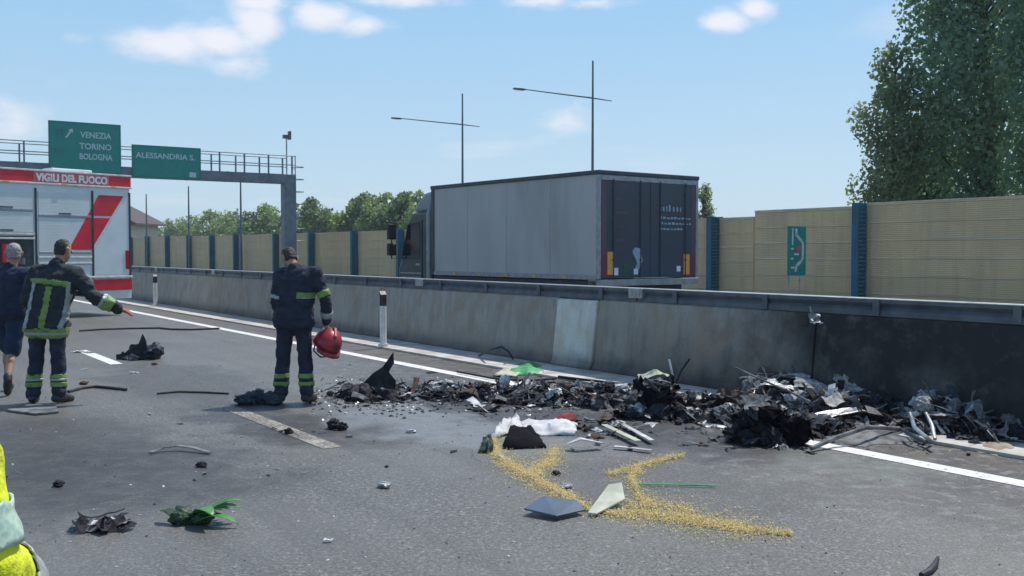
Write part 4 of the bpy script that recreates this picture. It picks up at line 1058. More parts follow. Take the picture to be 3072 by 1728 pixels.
# firefighter standing among the debris, back turned, looking down
JC = dict(head=(-.05, .115, 1.615), look=(-.55, .7, -.75), neck=(.03, .02, 1.48), shoulder_l=(-.14, .05, 1.425), shoulder_r=(.265, -.03, 1.445), pelvis=(.02, 0, .93), hipaxis=(1, -.1, 0),
          elbow_l=(-.185, .02, 1.14), wrist_l=(-.165, .14, .90), elbow_r=(.385, -.06, 1.165), wrist_r=(.375, .06, .92), hip_l=(-.075, .01, .90), hip_r=(.115, -.01, .90),
          knee_l=(-.115, .03, .49), knee_r=(.135, .04, .49), ankle_l=(-.135, -.01, .09), ankle_r=(.155, 0, .09), toe_l=(-.20, .15, .035), toe_r=(.20, .16, .035), hand_r=dict(dir=(.05, .1, -1), palm=(-1, .3, 0), curl=.9))
pc = g(737, 1013)
def seg(J, a, b): return J[a], J[b]
CW = dict(top_mat=M['navy'], leg_mat=M['navy'], hair='hair_dark', collar=True, puff=.022, hem=.80, wr=.020, bands=[
    *[('b', (lambda z0, z1, sg: (lambda c: z0 <= c.z <= z1 and (c.x - .01) * sg > 0))(z0, z1, sg), m_) for z0, z1, m_ in ((.285, .335, 'lime'), (.195, .245, 'lime')) for sg in (-1, 1)],
    ('t', lambda c: near_seg(c, *seg(JC, 'shoulder_r', 'elbow_r'), .70, .92, .12) and c.x > .27, 'lime'), ('t', lambda c: near_seg(c, *seg(JC, 'elbow_r', 'wrist_r'), .55, .80, .12) and c.x > .25, 'silver'),
    ('t', lambda c: 1.195 < c.z < 1.245 and .08 < c.x < .27 and c.y < 0, 'lime'), ('t', lambda c: 1.18 < c.z < 1.195 and .08 < c.x < .27 and c.y < 0, 'silver'),
    ('t', lambda c: near_seg(c, *seg(JC, 'shoulder_l', 'elbow_l'), .78, .92, .12) and c.x < -.1, 'silver')])
person(pc, 0, JC, 'firefighter in dark navy uniform standing with back turned, red helmet in hand', 'people at the accident', CW)

# red helmet hanging from his hand
hc = Vector((pc.x + .385, pc.y + .05, .665)); hel = empty('helmet', hc, math.radians(25)); hel.rotation_euler = (math.radians(25), math.radians(20), math.radians(30))
hel.scale = (1.32, 1.32, 1.4)
tag(hel, 'red firefighter helmet hanging from the hand of the standing firefighter', 'helmet')
vs, fs = [], []; n, m_ = 24, 10
for j in range(m_ + 1):
    a = math.pi / 2 * (1 - j / m_) - .12
    for i in range(n):
        b_ = 2 * math.pi * i / n; rr = .128 * max(math.cos(a), .02); vs.append((rr * math.cos(b_) * .92, rr * math.sin(b_) * 1.12, .128 * math.sin(a)))
for j in range(m_):
    for i in range(n): fs.append((j * n + i, j * n + (i + 1) % n, (j + 1) * n + (i + 1) % n, (j + 1) * n + i))
mb = MB(); mb.add(vs, fs); mb.add([vs[i] for i in range(n)], [tuple(range(n))]); o = mb.build('shell', M['helmet_red'], hel, smooth=60); s_ = o.modifiers.new('t', 'SOLIDIFY'); s_.thickness = .012
mb = MB(); ring = []
for i in range(n):
    b_ = 2 * math.pi * i / n; k = 1.0 + (.25 if -2.3 < -abs(b_ - 4.71) > -1.0 else .1)
    ring.append((.128 * .92 * math.cos(b_) * k, .128 * 1.12 * math.sin(b_) * k, -.02 - .02 * (k > 1.2)))
inner = [(.127 * .92 * math.cos(2 * math.pi * i / n), .127 * 1.12 * math.sin(2 * math.pi * i / n), -.012) for i in range(n)]
mb.add(ring + inner, [(i, (i + 1) % n, n + (i + 1) % n, n + i) for i in range(n)]); o = mb.build('brim', M['helmet_red'], hel, smooth=60); s_ = o.modifiers.new('t', 'SOLIDIFY'); s_.thickness = .01
mb = MB(); mb.prism([(-.13, .03), (-.09, .115), (0, .148), (.09, .115), (.13, .03), (.12, .02), (.085, .10), (0, .13), (-.085, .10), (-.12, .02)], -.012, .012, 'x'); mb.build('comb', M['helmet_red'], hel, bevel=.004)
mb = MB(); mb.tube([(-.11, 0, 0), (-.08, .0, -.10), (0, 0, -.135), (.08, 0, -.10), (.11, 0, 0)], .007, 6); mb.build('chin_strap', M['black'], hel)
mb = MB(); mb.box(-.05, .05, .118, .15, .01, .06); mb.build('badge', M['silver'], hel, bevel=.006)

# firefighter pointing, seen from behind
JA = dict(head=(.175, .07, 1.70), look=(.35, .9, -.25), neck=(.125, .0, 1.53), shoulder_l=(-.10, .02, 1.455), shoulder_r=(.335, .0, 1.44), pelvis=(.02, 0, .94),
          elbow_l=(-.21, .0, 1.17), wrist_l=(-.20, .18, 1.02), elbow_r=(.53, .05, 1.19), wrist_r=(.765, .15, 1.05), hip_l=(-.085, 0, .90), hip_r=(.115, 0, .90),
          knee_l=(-.12, .02, .49), knee_r=(.125, .03, .49), ankle_l=(-.145, -.02, .09), ankle_r=(.135, 0, .09), toe_l=(-.19, .14, .035), toe_r=(.20, .15, .035), hand_r=dict(dir=(.85, .35, -.35), palm=(0, .3, -1), curl=.3))
pa = g(118, 1014)
tc_ = lambda z: .02 + (.115 - .02) * (z - .94) / .5     # spine x at height
AW = dict(top_mat=M['navy_green'], leg_mat=M['navy'], hair='hair_dark', collar=True, puff=.034, hem=.72, wr=.022, gloves='r', bands=[
    *[('b', (lambda z0, z1, sg: (lambda c: z0 <= c.z <= z1 and (c.x - .0) * sg > 0))(z0, z1, sg), m_) for z0, z1, m_ in ((.275, .325, 'lime'), (.185, .235, 'lime'), (.255, .275, 'silver')) for sg in (-1, 1)],
    ('t', lambda c: .735 < c.z < .775, 'lime'), ('t', lambda c: .800 < c.z < .845, 'lime'), ('t', lambda c: .775 <= c.z <= .800, 'silver'),
    ('t', lambda c: .846 < c.z < 1.31 and c.y < .03 and abs(c.x - tc_(c.z) - .02) < .036, 'lime'), ('t', lambda c: .846 < c.z < 1.36 and c.y < .03 and abs(c.x - tc_(c.z) + .165) < .022, 'silver'),
    ('t', lambda c: .846 < c.z < 1.36 and c.y < .03 and abs(c.x - tc_(c.z) - .21) < .018, 'silver'),
    ('t', lambda c: 1.31 < c.z < 1.40 and c.y < 0 and -.12 < c.x < .3 and abs(c.z - 1.36 + (c.x - .1) * .12) < .030, 'lime'),
    ('t', lambda c: near_seg(c, *seg(JA, 'elbow_r', 'wrist_r'), .40, .74, .14), 'lime'), ('t', lambda c: near_seg(c, *seg(JA, 'elbow_r', 'wrist_r'), .25, .39, .14), 'silver')])
person(pa, 0, JA, 'firefighter in turnout coat with lime bands, back turned, pointing', 'people at the accident', AW)

# grey haired person in dark T-shirt walking at the picture edge
JB = dict(head=(.035, .05, 1.665), look=(-.5, .85, -.05), neck=(.01, .0, 1.50), shoulder_l=(-.215, .05, 1.43), shoulder_r=(.215, -.05, 1.43), pelvis=(0, 0, .95),
          elbow_l=(-.28, .1, 1.16), wrist_l=(-.24, .32, 1.10), elbow_r=(.27, .06, 1.15), wrist_r=(.20, .28, 1.05), hip_l=(-.09, .02, .91), hip_r=(.09, -.02, .91),
          knee_l=(-.14, .22, .52), knee_r=(.035, -.02, .50), ankle_l=(-.17, .26, .09), ankle_r=(.075, -.22, .235), toe_l=(-.22, .42, .035), toe_r=(.03, -.14, .045), lift_r=True)
pb = G(28 * K, 1182)
BW = dict(top_mat=M['tshirt'], leg_mat=M['shorts'], top_name='t_shirt', leg_name='shorts', hair='hair_grey', sleeve='short', puff=.020, wr=.018, leg_cut=.4, boot_high=False, boot_mat=M['boot'], hem=.86)
person(pb, 0, JB, 'grey haired person in dark blue T-shirt and shorts walking, cut off by picture edge', 'people at the accident', BW)

# person in high visibility jacket close to the camera, mostly outside the picture
JH = dict(head=(-.02, .06, 1.63), look=(-.2, 1, -.2), neck=(0, 0, 1.47), shoulder_l=(-.20, 0, 1.40), shoulder_r=(.245, 0, 1.45), pelvis=(0, 0, .92),
          elbow_l=(-.30, -.05, 1.12), wrist_l=(-.22, .2, 1.02), elbow_r=(.338, -.01, 1.09), wrist_r=(.30, .22, .96), hip_l=(-.095, 0, .88), hip_r=(.095, 0, .88),
          knee_l=(-.11, .02, .48), knee_r=(.11, .02, .48), ankle_l=(-.12, -.02, .09), ankle_r=(.12, -.02, .09), toe_l=(-.15, .15, .035), toe_r=(.15, .15, .035))
HW = dict(top_mat=M['hivis'], leg_mat=M['navy'], hair='hair_dark', collar=True, puff=.036, hem=.74, wr=.014, bands=[
    ('t', lambda c: near_seg(c, *seg(JH, 'shoulder_r', 'elbow_r'), .70, .92, .15) and c.x > .18, 'silver_green'), ('t', lambda c: near_seg(c, *seg(JH, 'elbow_r', 'wrist_r'), .45, .7, .15), 'silver'),
    ('t', lambda c: .86 < c.z < .92, 'silver')])
person(Vector((-1.338, 1.85, 0)), 0, JH, 'person in bright yellow high visibility jacket close to camera, only sleeve in view', 'people at the accident', HW)
# ------------------------------------------------------------------ burnt wreckage and debris
M['char'] = pmat('charred_metal', (.006, .007, .010), (.020, .023, .030), 9, .7, spec=.3, bump=.7, bscale=30)
M['char_blue'] = pmat('heat_blued_steel', (.014, .022, .034), (.034, .044, .056), 7, .55, .4, bump=.5, bscale=24)
M['ash'] = pmat('ash_coated_metal', (.20, .21, .215), (.07, .075, .08), 7, .9, bump=.7, bscale=34)
M['bare'] = pmat('bare_scorched_aluminium', (.50, .52, .54), (.20, .21, .22), 6, .42, .5, bump=.5, bscale=26)
M['ash_pale'] = pmat('pale_ash_on_metal', (.42, .43, .43), (.15, .155, .16), 8, .8, bump=.8, bscale=30)
M['rust'] = pmat('scorched_rust', (.11, .066, .045), (.05, .036, .032), 9, .9, bump=.6, bscale=30)
M['melt_white'] = pmat('white_scorched_plastic', (.66, .67, .68), (.34, .34, .34), 5, .7, bump=.5, bscale=20)
M['soot'] = pmat('soot', (.004, .004, .006), (.010, .010, .014), 6, .95, spec=.08)
M['green_cloth'] = pmat('green_plastic_sheet', (.05, .27, .085), (.09, .40, .16), 6, .45)
M['leaf_green'] = pmat('bright_green_leaf', (.035, .16, .030), (.075, .27, .06), 9, .5)
M['leaf_dk'] = pmat('dark_green_leaf', (.012, .035, .014), (.02, .05, .02), 9, .6)
M['slate_blue'] = pmat('slate_blue_board', (.075, .115, .165), (.055, .085, .12), 5, .45)
M['pale_card'] = pmat('pale_board', (.50, .52, .42), (.36, .38, .29), 6, .8)
M['hose'] = pmat('hose_rubber', (.025, .027, .028), (.045, .045, .045), 10, .8)
M['red_cloth'] = pmat('dark_red_fabric', (.22, .03, .03), (.12, .02, .02), 8, .85)

def nz(x, y, z=0.0): return noise.noise((x, y, z))
def m_sheet(seed, nx=8, ny=6, amp=.16, th=.012, ragged=.12):
    rs_ = random.Random(seed); o = seed * 3.17; mb = MB(); P = []
    fold = rs_.uniform(-.25, .25); k = rs_.uniform(.2, .9) * rs_.choice((-1, 1)); k2 = rs_.uniform(-.5, .5)
    for j in range(ny + 1):
        for i in range(nx + 1):
            x, y = i / nx - .5, (j / ny - .5) * .62
            e = 1 + ragged * (nz(x * 5 + o, y * 5) if i in (0, nx) or j in (0, ny) else 0) * 2
            z = amp * (nz(x * 3 + o, y * 3, o) + .55 * nz(x * 8, y * 8 + o, 1.0)) + k * abs(x - fold) * .5 + k2 * abs(y) * .8
            P.append((x * e, y * e, z))
    mz = min(p[2] for p in P); P = [(x, y, z - mz) for x, y, z in P]; n0 = len(P); w_ = nx + 1
    fs = []
    for j in range(ny):
        for i in range(nx):
            a = j * w_ + i
            if (i in (0, nx - 1) or j in (0, ny - 1)) and rs_.random() < .16: continue
            fs.append((a, a + 1, a + 1 + w_, a + w_))
    mb.add(P, fs)
    me = mb.mesh('crumpled_sheet', M['char']); me['solid'] = th
    return me
def solidify(me, th):
    bm = bmesh.new(); bm.from_mesh(me); bmesh.ops.solidify(bm, geom=list(bm.faces), thickness=th); bm.to_mesh(me); bm.free(); return me
def m_bar(seed, n=6, r=.018, bend=.18):
    rs_ = random.Random(seed); pts = []; p = Vector((-.5, 0, r)); d = Vector((1, 0, .1))
    for k in range(n):
        pts.append(p.copy()); d = (d + Vector((0, rs_.uniform(-bend, bend) * 2.4, rs_.uniform(-bend, bend) * 1.6))).normalized(); p = p + d / (n - 1)
    mz = min(q.z for q in pts); mb = MB(); mb.tube([(q.x, q.y, q.z - mz + r) for q in pts], [r * rs_.uniform(.7, 1.3) for _ in pts], 6)
    return mb.mesh('bent_bar', M['char'])
def m_lump(seed, sub=3, amp=.42):
    bm = bmesh.new(); bmesh.ops.create_icosphere(bm, subdivisions=sub, radius=.5); o = seed * 2.71
    for v in bm.verts:
        c = v.co; f = 1 + amp * (nz(c.x * 3 + o, c.y * 3, c.z * 3) + .6 * nz(c.x * 8, c.y * 8 + o, c.z * 8) + .45 * nz(c.x * 19, c.y * 19, c.z * 19 + o)); v.co = Vector((c.x * f, c.y * f * .8, c.z * f * .7))
    mz = min(v.co.z for v in bm.verts)
    for v in bm.verts: v.co.z = max(v.co.z - mz - .12, 0)
    me = bpy.data.meshes.new('charred_lump'); bm.to_mesh(me); bm.free(); me.materials.append(M['char']); return me
def m_shard(seed):
    rs_ = random.Random(seed); n = rs_.randint(5, 8); mb = MB(); prof = []
    for k in range(n):
        a = 2 * math.pi * k / n; r = .5 * rs_.uniform(.35, 1.0); prof.append((r * math.cos(a), r * math.sin(a) * .55))
    z = [rs_.uniform(0, .22) for _ in prof]; th = .03
    c = (0, 0, rs_.uniform(.02, .2))
    vs = [(x, y, h) for (x, y), h in zip(prof, z)] + [c] + [(x, y, h + th) for (x, y), h in zip(prof, z)] + [(c[0], c[1], c[2] + th)]
    fs = []
    for k in range(n):
        k2 = (k + 1) % n; fs += [(k2, k, n), (n + 1 + k, n + 1 + k2, 2 * n + 1), (k, k2, n + 1 + k2, n + 1 + k)]
    mb.add(vs, fs); return mb.mesh('metal_shard', M['char'])
def m_strip(seed):
    rs_ = random.Random(seed); mb = MB(); n = 7; vs = []; y = z = 0.0; w0 = rs_.uniform(.05, .11); tw = 0
    for k in range(n):
        y += rs_.gauss(0, .025); z += rs_.gauss(0, .035); tw += rs_.gauss(0, .25); w = w0 * rs_.uniform(.6, 1.2)
        for sg in (-1, 1): vs.append((k / (n - 1) - .5, y + sg * w * math.cos(tw), z + sg * w * math.sin(tw)))
    mz = min(v[2] for v in vs); mb.add([(a, b_, c - mz) for a, b_, c in vs], [(2 * k, 2 * k + 1, 2 * k + 3, 2 * k + 2) for k in range(n - 1)])
    return solidify(mb.mesh('torn_strip', M['char']), .012)
LIB = {'plate': [solidify(m_sheet(i + 50, 6, 5, .05, .012, .2), .014) for i in range(10)], 'strip': [m_strip(i) for i in range(10)], 'sheet': [solidify(m_sheet(i), .012) for i in range(12)], 'bar': [m_bar(i) for i in range(10)], 'lump': [m_lump(i) for i in range(8)], 'shard': [m_shard(i) for i in range(14)]}
_variants = {}
def lib(kind, i, mat):
    key = (kind, i % len(LIB[kind]), mat)
    if key not in _variants:
        me = LIB[kind][key[1]].copy(); me.materials.clear(); me.materials.append(M[mat]); me.name = kind; _variants[key] = me
    return _variants[key]
NM = {'plate': 'scorched_plate', 'strip': 'torn_strip', 'sheet': 'crumpled_panel', 'bar': 'bent_bar', 'lump': 'charred_lump', 'shard': 'metal_shard'}
R = random.Random(21)
def put(kind, mat, p, size, rot, parent=None, name=None, i=None):
    o = bpy.data.objects.new(name or NM[kind], lib(kind, R.randrange(99) if i is None else i, mat)); COL.objects.link(o)
    o.location = p; o.rotation_euler = rot; o.scale = size if isinstance(size, (tuple, list)) else (size,) * 3
    if parent: o.parent = parent
    return o

def heap(px, py, rx, ry, hgt, n, label, mix, smax=.55, core=True):
    """one burnt mass; px, py its foot in the photograph, rx along the picture, ry towards the barrier"""
    hgt *= .84
    c = g(px, py); r = empty('burnt_wreckage', c, 0); tag(r, label, 'wreckage', 'burnt wreckage in front of the barrier')
    if core:
        for k in range(9):
            a = R.random() * 6.28; q = R.random() ** .5 * .75
            put('lump', R.choice(('char', 'char', 'char_blue')), (q * rx * math.cos(a), q * ry * math.sin(a), -.02), (R.uniform(.35, .6) * rx * 1.3, R.uniform(.3, .5) * ry * 1.6, hgt * R.uniform(.6, 1.15)), (0, 0, R.random() * 6.28), r)
    for k in range(n):
        a = R.random() * 6.28; q = R.random() ** .55
        x, y = q * rx * math.cos(a), q * ry * math.sin(a); z = hgt * (1 - q * q) * R.uniform(.35, 1.0)
        kind = R.choices(('sheet', 'shard', 'bar', 'lump', 'plate', 'strip'), (3, 3, 2, 2, 4, 5))[0]; mat = R.choices([m[0] for m in mix], [m[1] for m in mix])[0]
        s = smax * R.uniform(.22, .8)
        if kind in ('bar', 'strip'): sz = (s * 1.5, s * 1.5, s * 1.5)
        elif kind == 'lump': sz = (s * .6, s * .6, s * .6)
        else: sz = (s, s * R.uniform(.6, 1.1), s * R.uniform(.6, 1.2))
        put(kind, mat, (x, y, max(0, z - .04)), sz, (R.gauss(0, .35), R.gauss(0, .35), R.random() * 6.28), r)
    for k in range(int(n * 1.5)):      # small bits over the surface of the heap
        a = R.random() * 6.28; q = R.random() ** .6 * 1.12
        x, y = q * rx * math.cos(a), q * ry * math.sin(a); z = max(0, hgt * (1.02 - q * q) * R.uniform(.55, 1.05))
        kind = R.choices(('sheet', 'shard', 'bar', 'lump', 'strip', 'plate'), (3, 4, 4, 1, 5, 3))[0]; mat = R.choices([m[0] for m in mix], [m[1] for m in mix])[0]
        s = R.uniform(.05, .20); sz = (s * 1.9,) * 3 if kind in ('bar', 'strip') else (s, s * R.uniform(.5, 1.1), s * R.uniform(.5, 1.2))
        put(kind, mat, (x, y, z), sz, (R.gauss(0, .5), R.gauss(0, .5), R.random() * 6.28), r)
    return r
DARK = [('char', 6), ('char_blue', 4), ('ash', 2), ('rust', 1.2), ('bare', .8)]
MIXD = [('char', 4), ('char_blue', 3), ('ash', 5.5), ('bare', 1.6), ('rust', 1.2), ('melt_white', .5)]
PALE = [('char', 3), ('char_blue', 2), ('ash', 5), ('ash_pale', 4), ('bare', 2.4), ('melt_white', .8), ('rust', 1)]
h1 = heap(1655, 1045, .40, .32, .40, 40, 'boxy charred mass with pale top at the start of the wreckage', DARK, .5)
heap(1790, 1050, .5, .4, .26, 44, 'low tangle of burnt strips between the two blackest masses', MIXD, .5)
h3 = heap(1915, 1108, .36, .36, .40, 44, 'blackest and largest lump of the burnt wreckage nearest the camera', DARK, .45)
heap(2040, 1090, .55, .26, .20, 34, 'low black pieces standing in for the shadow under the pale strips beside the blackest lump', DARK, .4)  # black pieces put in as the dark shadow beneath the pale strips
heap(1955, 1020, .55, .45, .42, 50, 'burnt heap of pale strips behind the blackest lump', PALE, .55)
heap(2090, 1060, .60, .42, .34, 62, 'heap of buckled pale panels in the middle of the wreckage', PALE, .62)
heap(2230, 1050, .6, .40, .30, 50, 'dark low wreckage lying against the sooty barrier', DARK, .5)
heap(2370, 1085, .50, .42, .36, 62, 'burnt heap with twisted pale tubes beyond the white edge line', PALE, .5)
heap(2490, 1105, .40, .36, .30, 46, 'rightmost burnt heap with brown ash at the foot of the barrier', MIXD, .42)
heap(1090, 1000, .65, .36, .14, 44, 'low scatter of burnt pieces right of the pointed panel', MIXD, .34, False)
heap(1240, 1000, .75, .42, .19, 56, 'low burnt heap in the trail below the green sheet', MIXD, .38)
heap(1390, 1006, .75, .42, .21, 56, 'low burnt heap in the trail, third from the pointed panel', MIXD, .40)
heap(1520, 1016, .70, .40, .23, 56, 'low burnt heap joining the boxy charred mass', MIXD, .42)
def rough_block(parent, w_, d_, h_, seed, mat):
    bm = bmesh.new(); bmesh.ops.create_cube(bm, size=1.0); bmesh.ops.subdivide_edges(bm, edges=bm.edges[:], cuts=5, use_grid_fill=True)
    for v in bm.verts:
        c = v.co.copy(); n_ = Vector((nz(c.x * 4 + seed, c.y * 4, c.z * 4), nz(c.x * 4, c.y * 4 + seed, c.z * 4), nz(c.x * 4, c.y * 4, c.z * 4 + seed)))
        v.co = Vector((c.x * w_, c.y * d_, (c.z + .5) * h_)) + n_ * .07
    me = bpy.data.meshes.new('charred_block'); bm.to_mesh(me); bm.free(); me.materials.append(M[mat])
    return link('charred_block', me, parent)
def shroud(parent, c, w_, h_, n, seed):
    """scorched skin torn and hanging round a block"""
    r = random.Random(seed)
    for k in range(n):
        a = 6.283 * k / n + r.uniform(-.3, .3); q = r.uniform(.75, 1.1); z = r.uniform(.05, h_ * .9); sz = r.uniform(.16, .34)
        put(r.choice(('plate', 'plate', 'strip', 'bar')), r.choice(('char', 'char', 'char_blue', 'soot', 'soot', 'soot')), (c[0] + w_ * .5 * q * math.cos(a), c[1] + w_ * .45 * q * math.sin(a), z), (sz, sz * r.uniform(.6, 1.2), sz * .8),
            (r.uniform(.7, 1.7) * r.choice((-1, 1)), r.gauss(0, .5), a + 1.57 + r.gauss(0, .4)), parent)
    for k in range(n // 2):
        put(r.choice(('plate', 'strip', 'bar')), r.choice(('char', 'char_blue', 'ash', 'bare')), (c[0] + r.uniform(-.4, .4) * w_, c[1] + r.uniform(-.4, .4) * w_, h_ * r.uniform(.8, 1.05)), (r.uniform(.14, .3),) * 3, (r.gauss(0, .5), r.gauss(0, .5), r.random() * 6), parent)
rough_block(h1, .34, .26, .30, 3, 'soot').location = (-.02, -.05, -.02); shroud(h1, (-.02, -.05), .42, .34, 16, 1)
rough_block(h3, .28, .26, .32, 8, 'soot').location = (.0, -.06, -.02); shroud(h3, (0, -.06), .38, .36, 16, 2)
rough_block(h3, .22, .22, .24, 5, 'soot').location = (.22, -.16, -.02); shroud(h3, (.22, -.16), .30, .26, 10, 3)
# named large pieces of the wreck
def big(name, label, kind, mat, px, py, size, rot, i, cat, z=0.0, group=None):
    o = put(kind, mat, g(px, py) + Vector((0, 0, z)), size, rot, None, name, i); tag(o, label, cat, group); return o
big('buckled_panel', 'long pale buckled panel leaning on the middle heap', 'sheet', 'ash_pale', 2075, 1040, (.62, .36, .3), (.4, .2, -.5), 1, 'metal panel', .19, 'large panels in the wreckage')
big('buckled_panel', 'pale arched panel on top of the middle heap', 'sheet', 'ash_pale', 2150, 1040, (.48, .32, .35), (.3, .3, -.6), 3, 'metal panel', .20, 'large panels in the wreckage')
big('buckled_panel', 'white twisted panel on the heap at the right', 'sheet', 'bare', 2330, 1075, (.36, .28, .3), (.4, -.2, .3), 5, 'metal panel', .24, 'large panels in the wreckage')
big('buckled_panel', 'flat pale strip pointing at the blackest lump', 'sheet', 'bare', 2060, 1085, (.8, .22, .25), (.05, -.12, .35), 7, 'metal panel', .10, 'large panels in the wreckage')
big('buckled_panel', 'pale greenish sheet on top of the boxy charred mass', 'sheet', 'pale_card', 1640, 1040, (.30, .26, .2), (.1, .1, .1), 2, 'metal panel', .36, 'large panels in the wreckage')
def pole(name, label, pts, r, mat, cat='bar', group='bars sticking out of the wreckage'):
    mb = MB(); c = Vector(pts[0]); mb.tube([Vector(p) - c for p in pts], r, 7); o = mb.build(name, M[mat], None, c, smooth=40); tag(o, label, cat, group); return o
def wp(px, py, dist): return at(px, py, dist)
pole('thin_rod', 'long thin rod slanting out of the wreckage against the barrier', [wp(1850, 925, 10.6), wp(1915, 955, 10.3), wp(1985, 985, 10.0), wp(2040, 1012, 9.7)], .011, 'ash')
pole('bent_rod', 'white forked rod standing up from the boxy charred mass', [wp(1690, 985, 10.9), wp(1692, 945, 10.9), wp(1683, 905, 10.9)], .012, 'melt_white')
pole('bent_rod', 'dark rod standing up beside the white forked rod', [wp(1695, 975, 10.9), wp(1715, 930, 10.8), wp(1735, 902, 10.8)], .013, 'char_blue')
pole('bent_tube', 'pale curved tube forming an arch at the foot of the far heap', [g(2040, 1128, .03), wp(2110, 1098, 8.6), wp(2180, 1075, 8.75), g(2262, 1078, .06), g(2330, 1112, .03)], .020, 'ash')
pole('bent_tube', 'pale curved pipe in the heap beyond the edge line', [wp(2290, 1040, 8.9), wp(2300, 1075, 8.7), wp(2330, 1100, 8.5), g(2345, 1112, .03)], .018, 'bare')
pole('bent_tube', 'second pale curved pipe in the heap beyond the edge line', [wp(2330, 1040, 8.8), wp(2345, 1070, 8.6), wp(2352, 1105, 8.4)], .016, 'bare')
# ash mound
def mound(name, label, pts, h_, mat, seed, cat):
    P = [g(*p) for p in pts]; c = sum(P, Vector()) / len(P); mb = MB(); n = len(P); rings = 5; vs = []
    for j in range(rings):
        f = 1 - j / rings
        for i, p in enumerate(P):
            d = (p - c) * f; k = (1 - f * f) * h_ + (0 if j == 0 else h_ * .35 * nz(p.x * 7 * f + seed, p.y * 7 * f, j))
            vs.append((d.x * (1 + .1 * nz(i, j, seed)), d.y * (1 + .1 * nz(i, j + 9, seed)), .004 if j == 0 else max(.006, k)))
    vs.append((0, 0, h_)); fs = []
    for j in range(rings - 1):
        for i in range(n): fs.append((j * n + i, j * n + (i + 1) % n, (j + 1) * n + (i + 1) % n, (j + 1) * n + i))
    fs += [((rings - 1) * n + i, (rings - 1) * n + (i + 1) % n, rings * n) for i in range(n)]
    mb.add(vs, fs); o = mb.build(name, M[mat], None, c, smooth=180); tag(o, label, cat); return o
def oval(px, py, rx, ry, n=18, seed=0):
    return [(px + rx * math.cos(2 * math.pi * k / n) * (1 + .25 * nz(k * .9, seed)), py + ry * math.sin(2 * math.pi * k / n) * (1 + .25 * nz(k * .9, seed + 5))) for k in range(n)]
mound('ash_mound', 'grey ash spread in front of the heap by the edge line', oval(2190, 1096, 120, 26, 22, 1), .05, 'ash', 2, 'ash')
M['dust_brown'] = pmat('brown_dust', (.27, .20, .13), (.36, .33, .29), 7, .95, bump=.6, bscale=40)
mound('ash_mound', 'brown dusty ash at the far right foot of the barrier', oval(2520, 1128, 75, 18, 18, 3), .05, 'dust_brown', 4, 'ash')

# ------------------------------------------------------------------ trail of fragments along the lane
FN = {'plate': ('scorched_plate', 'plate'), 'strip': ('torn_strip', 'torn strip'), 'shard': ('metal_shard', 'metal shard'), 'sheet': ('crumpled_sheet', 'crumpled sheet'), 'bar': ('bent_strip', 'bent strip'), 'lump': ('charred_lump', 'lump')}
FM = {'char': 'black charred', 'char_blue': 'blue black scorched', 'ash': 'grey ash covered', 'bare': 'bright bare metal', 'rust': 'rust brown', 'melt_white': 'white scorched', 'pale_card': 'pale', 'leaf_dk': 'dark green'}
def fragment(kind, mat, p, sz, tilt, where, group):
    o = put(kind, mat, p, sz, (R.gauss(0, tilt), R.gauss(0, tilt), R.random() * 6.28), None, FN[kind][0])
    return tag(o, FM[mat] + ' ' + FN[kind][1] + ' ' + where, 'debris', group)
frag_zone = [(830, 1190, 962, 1022, 95, .30, 'in the trail near the pointed panel'), (1190, 1600, 975, 1040, 110, .30, 'in the trail before the boxy mass'), (1480, 1880, 1045, 1110, 34, .18, 'between burnt sack and wreckage'),
             (1720, 2000, 1062, 1140, 40, .15, 'before the blackest lump'), (2000, 2560, 1092, 1148, 36, .13, 'between wreckage and edge line')]
for x0, x1, y0, y1, n, smax, where in frag_zone:
    for k in range(n):
        px = R.uniform(x0, x1); py = R.triangular(y0, y1, (y0 + y1) / 2)
        kind = R.choices(('shard', 'sheet', 'bar', 'lump', 'plate', 'strip'), (3, 2, 2, 2, 4, 4))[0]; mat = R.choices([m[0] for m in MIXD], [m[1] for m in MIXD])[0]
        s = smax * R.uniform(.25, 1.0); sz = {'shard': (s, s, s * .7), 'sheet': (s, s, s * .55), 'bar': (s * 1.4,) * 3, 'lump': (s * .6, s * .6, s * .45), 'plate': (s, s, s * .5), 'strip': (s * 1.5,) * 3}[kind]
        fragment(kind, mat, g(px, py), sz, .14, where, 'burnt fragments strewn along the lane')
for k in range(54):      # scattered bits over the rest of the carriageway
    s = R.uniform(.03, .10)
    fragment(R.choice(('shard', 'bar', 'lump')), R.choice(('char', 'ash', 'char', 'rust', 'bare')), g(R.uniform(0, 1500), R.uniform(900, 1230)), (s * 1.2, s, s * .7), 0, 'scattered on the open lane', 'small fragments scattered on the open lane')

# fine litter: chips too small to count
def chips(name, label, sampler, n, smin, smax, mat_list, cat='litter'):
    rng = random.Random(n); mb = MB()
    for k in range(n):
        p = sampler(rng); s = rng.uniform(smin, smax); a = rng.random() * 6.28; u = Vector((math.cos(a), math.sin(a), rng.uniform(-.3, .3))) * s; v = Vector((-math.sin(a), math.cos(a), rng.uniform(-.3, .3))) * s * rng.uniform(.3, .8); h_ = Vector((0, 0, s * rng.uniform(.2, .6)))
        b0 = p + Vector((0, 0, .003))
        mb.add([b0 - u, b0 + v, b0 + u, b0 - v, b0 + h_], [(0, 1, 4), (1, 2, 4), (2, 3, 4), (3, 0, 4)], rng.randrange(len(mat_list)))
    o = mb.build(name, [M[m] for m in mat_list]); tag(o, label, cat, kind='stuff'); return o
def s_trail(r):
    px = r.uniform(780, 2570); base = 1000 + max(0, px - 1600) * .085; return g(px, r.gauss(base, 22))
def s_road(r):
    if r.random() < .6: return g(r.uniform(0, 2000), r.triangular(880, 1260, 960))
    return g(r.uniform(0, 2570), r.uniform(1040, 1449))
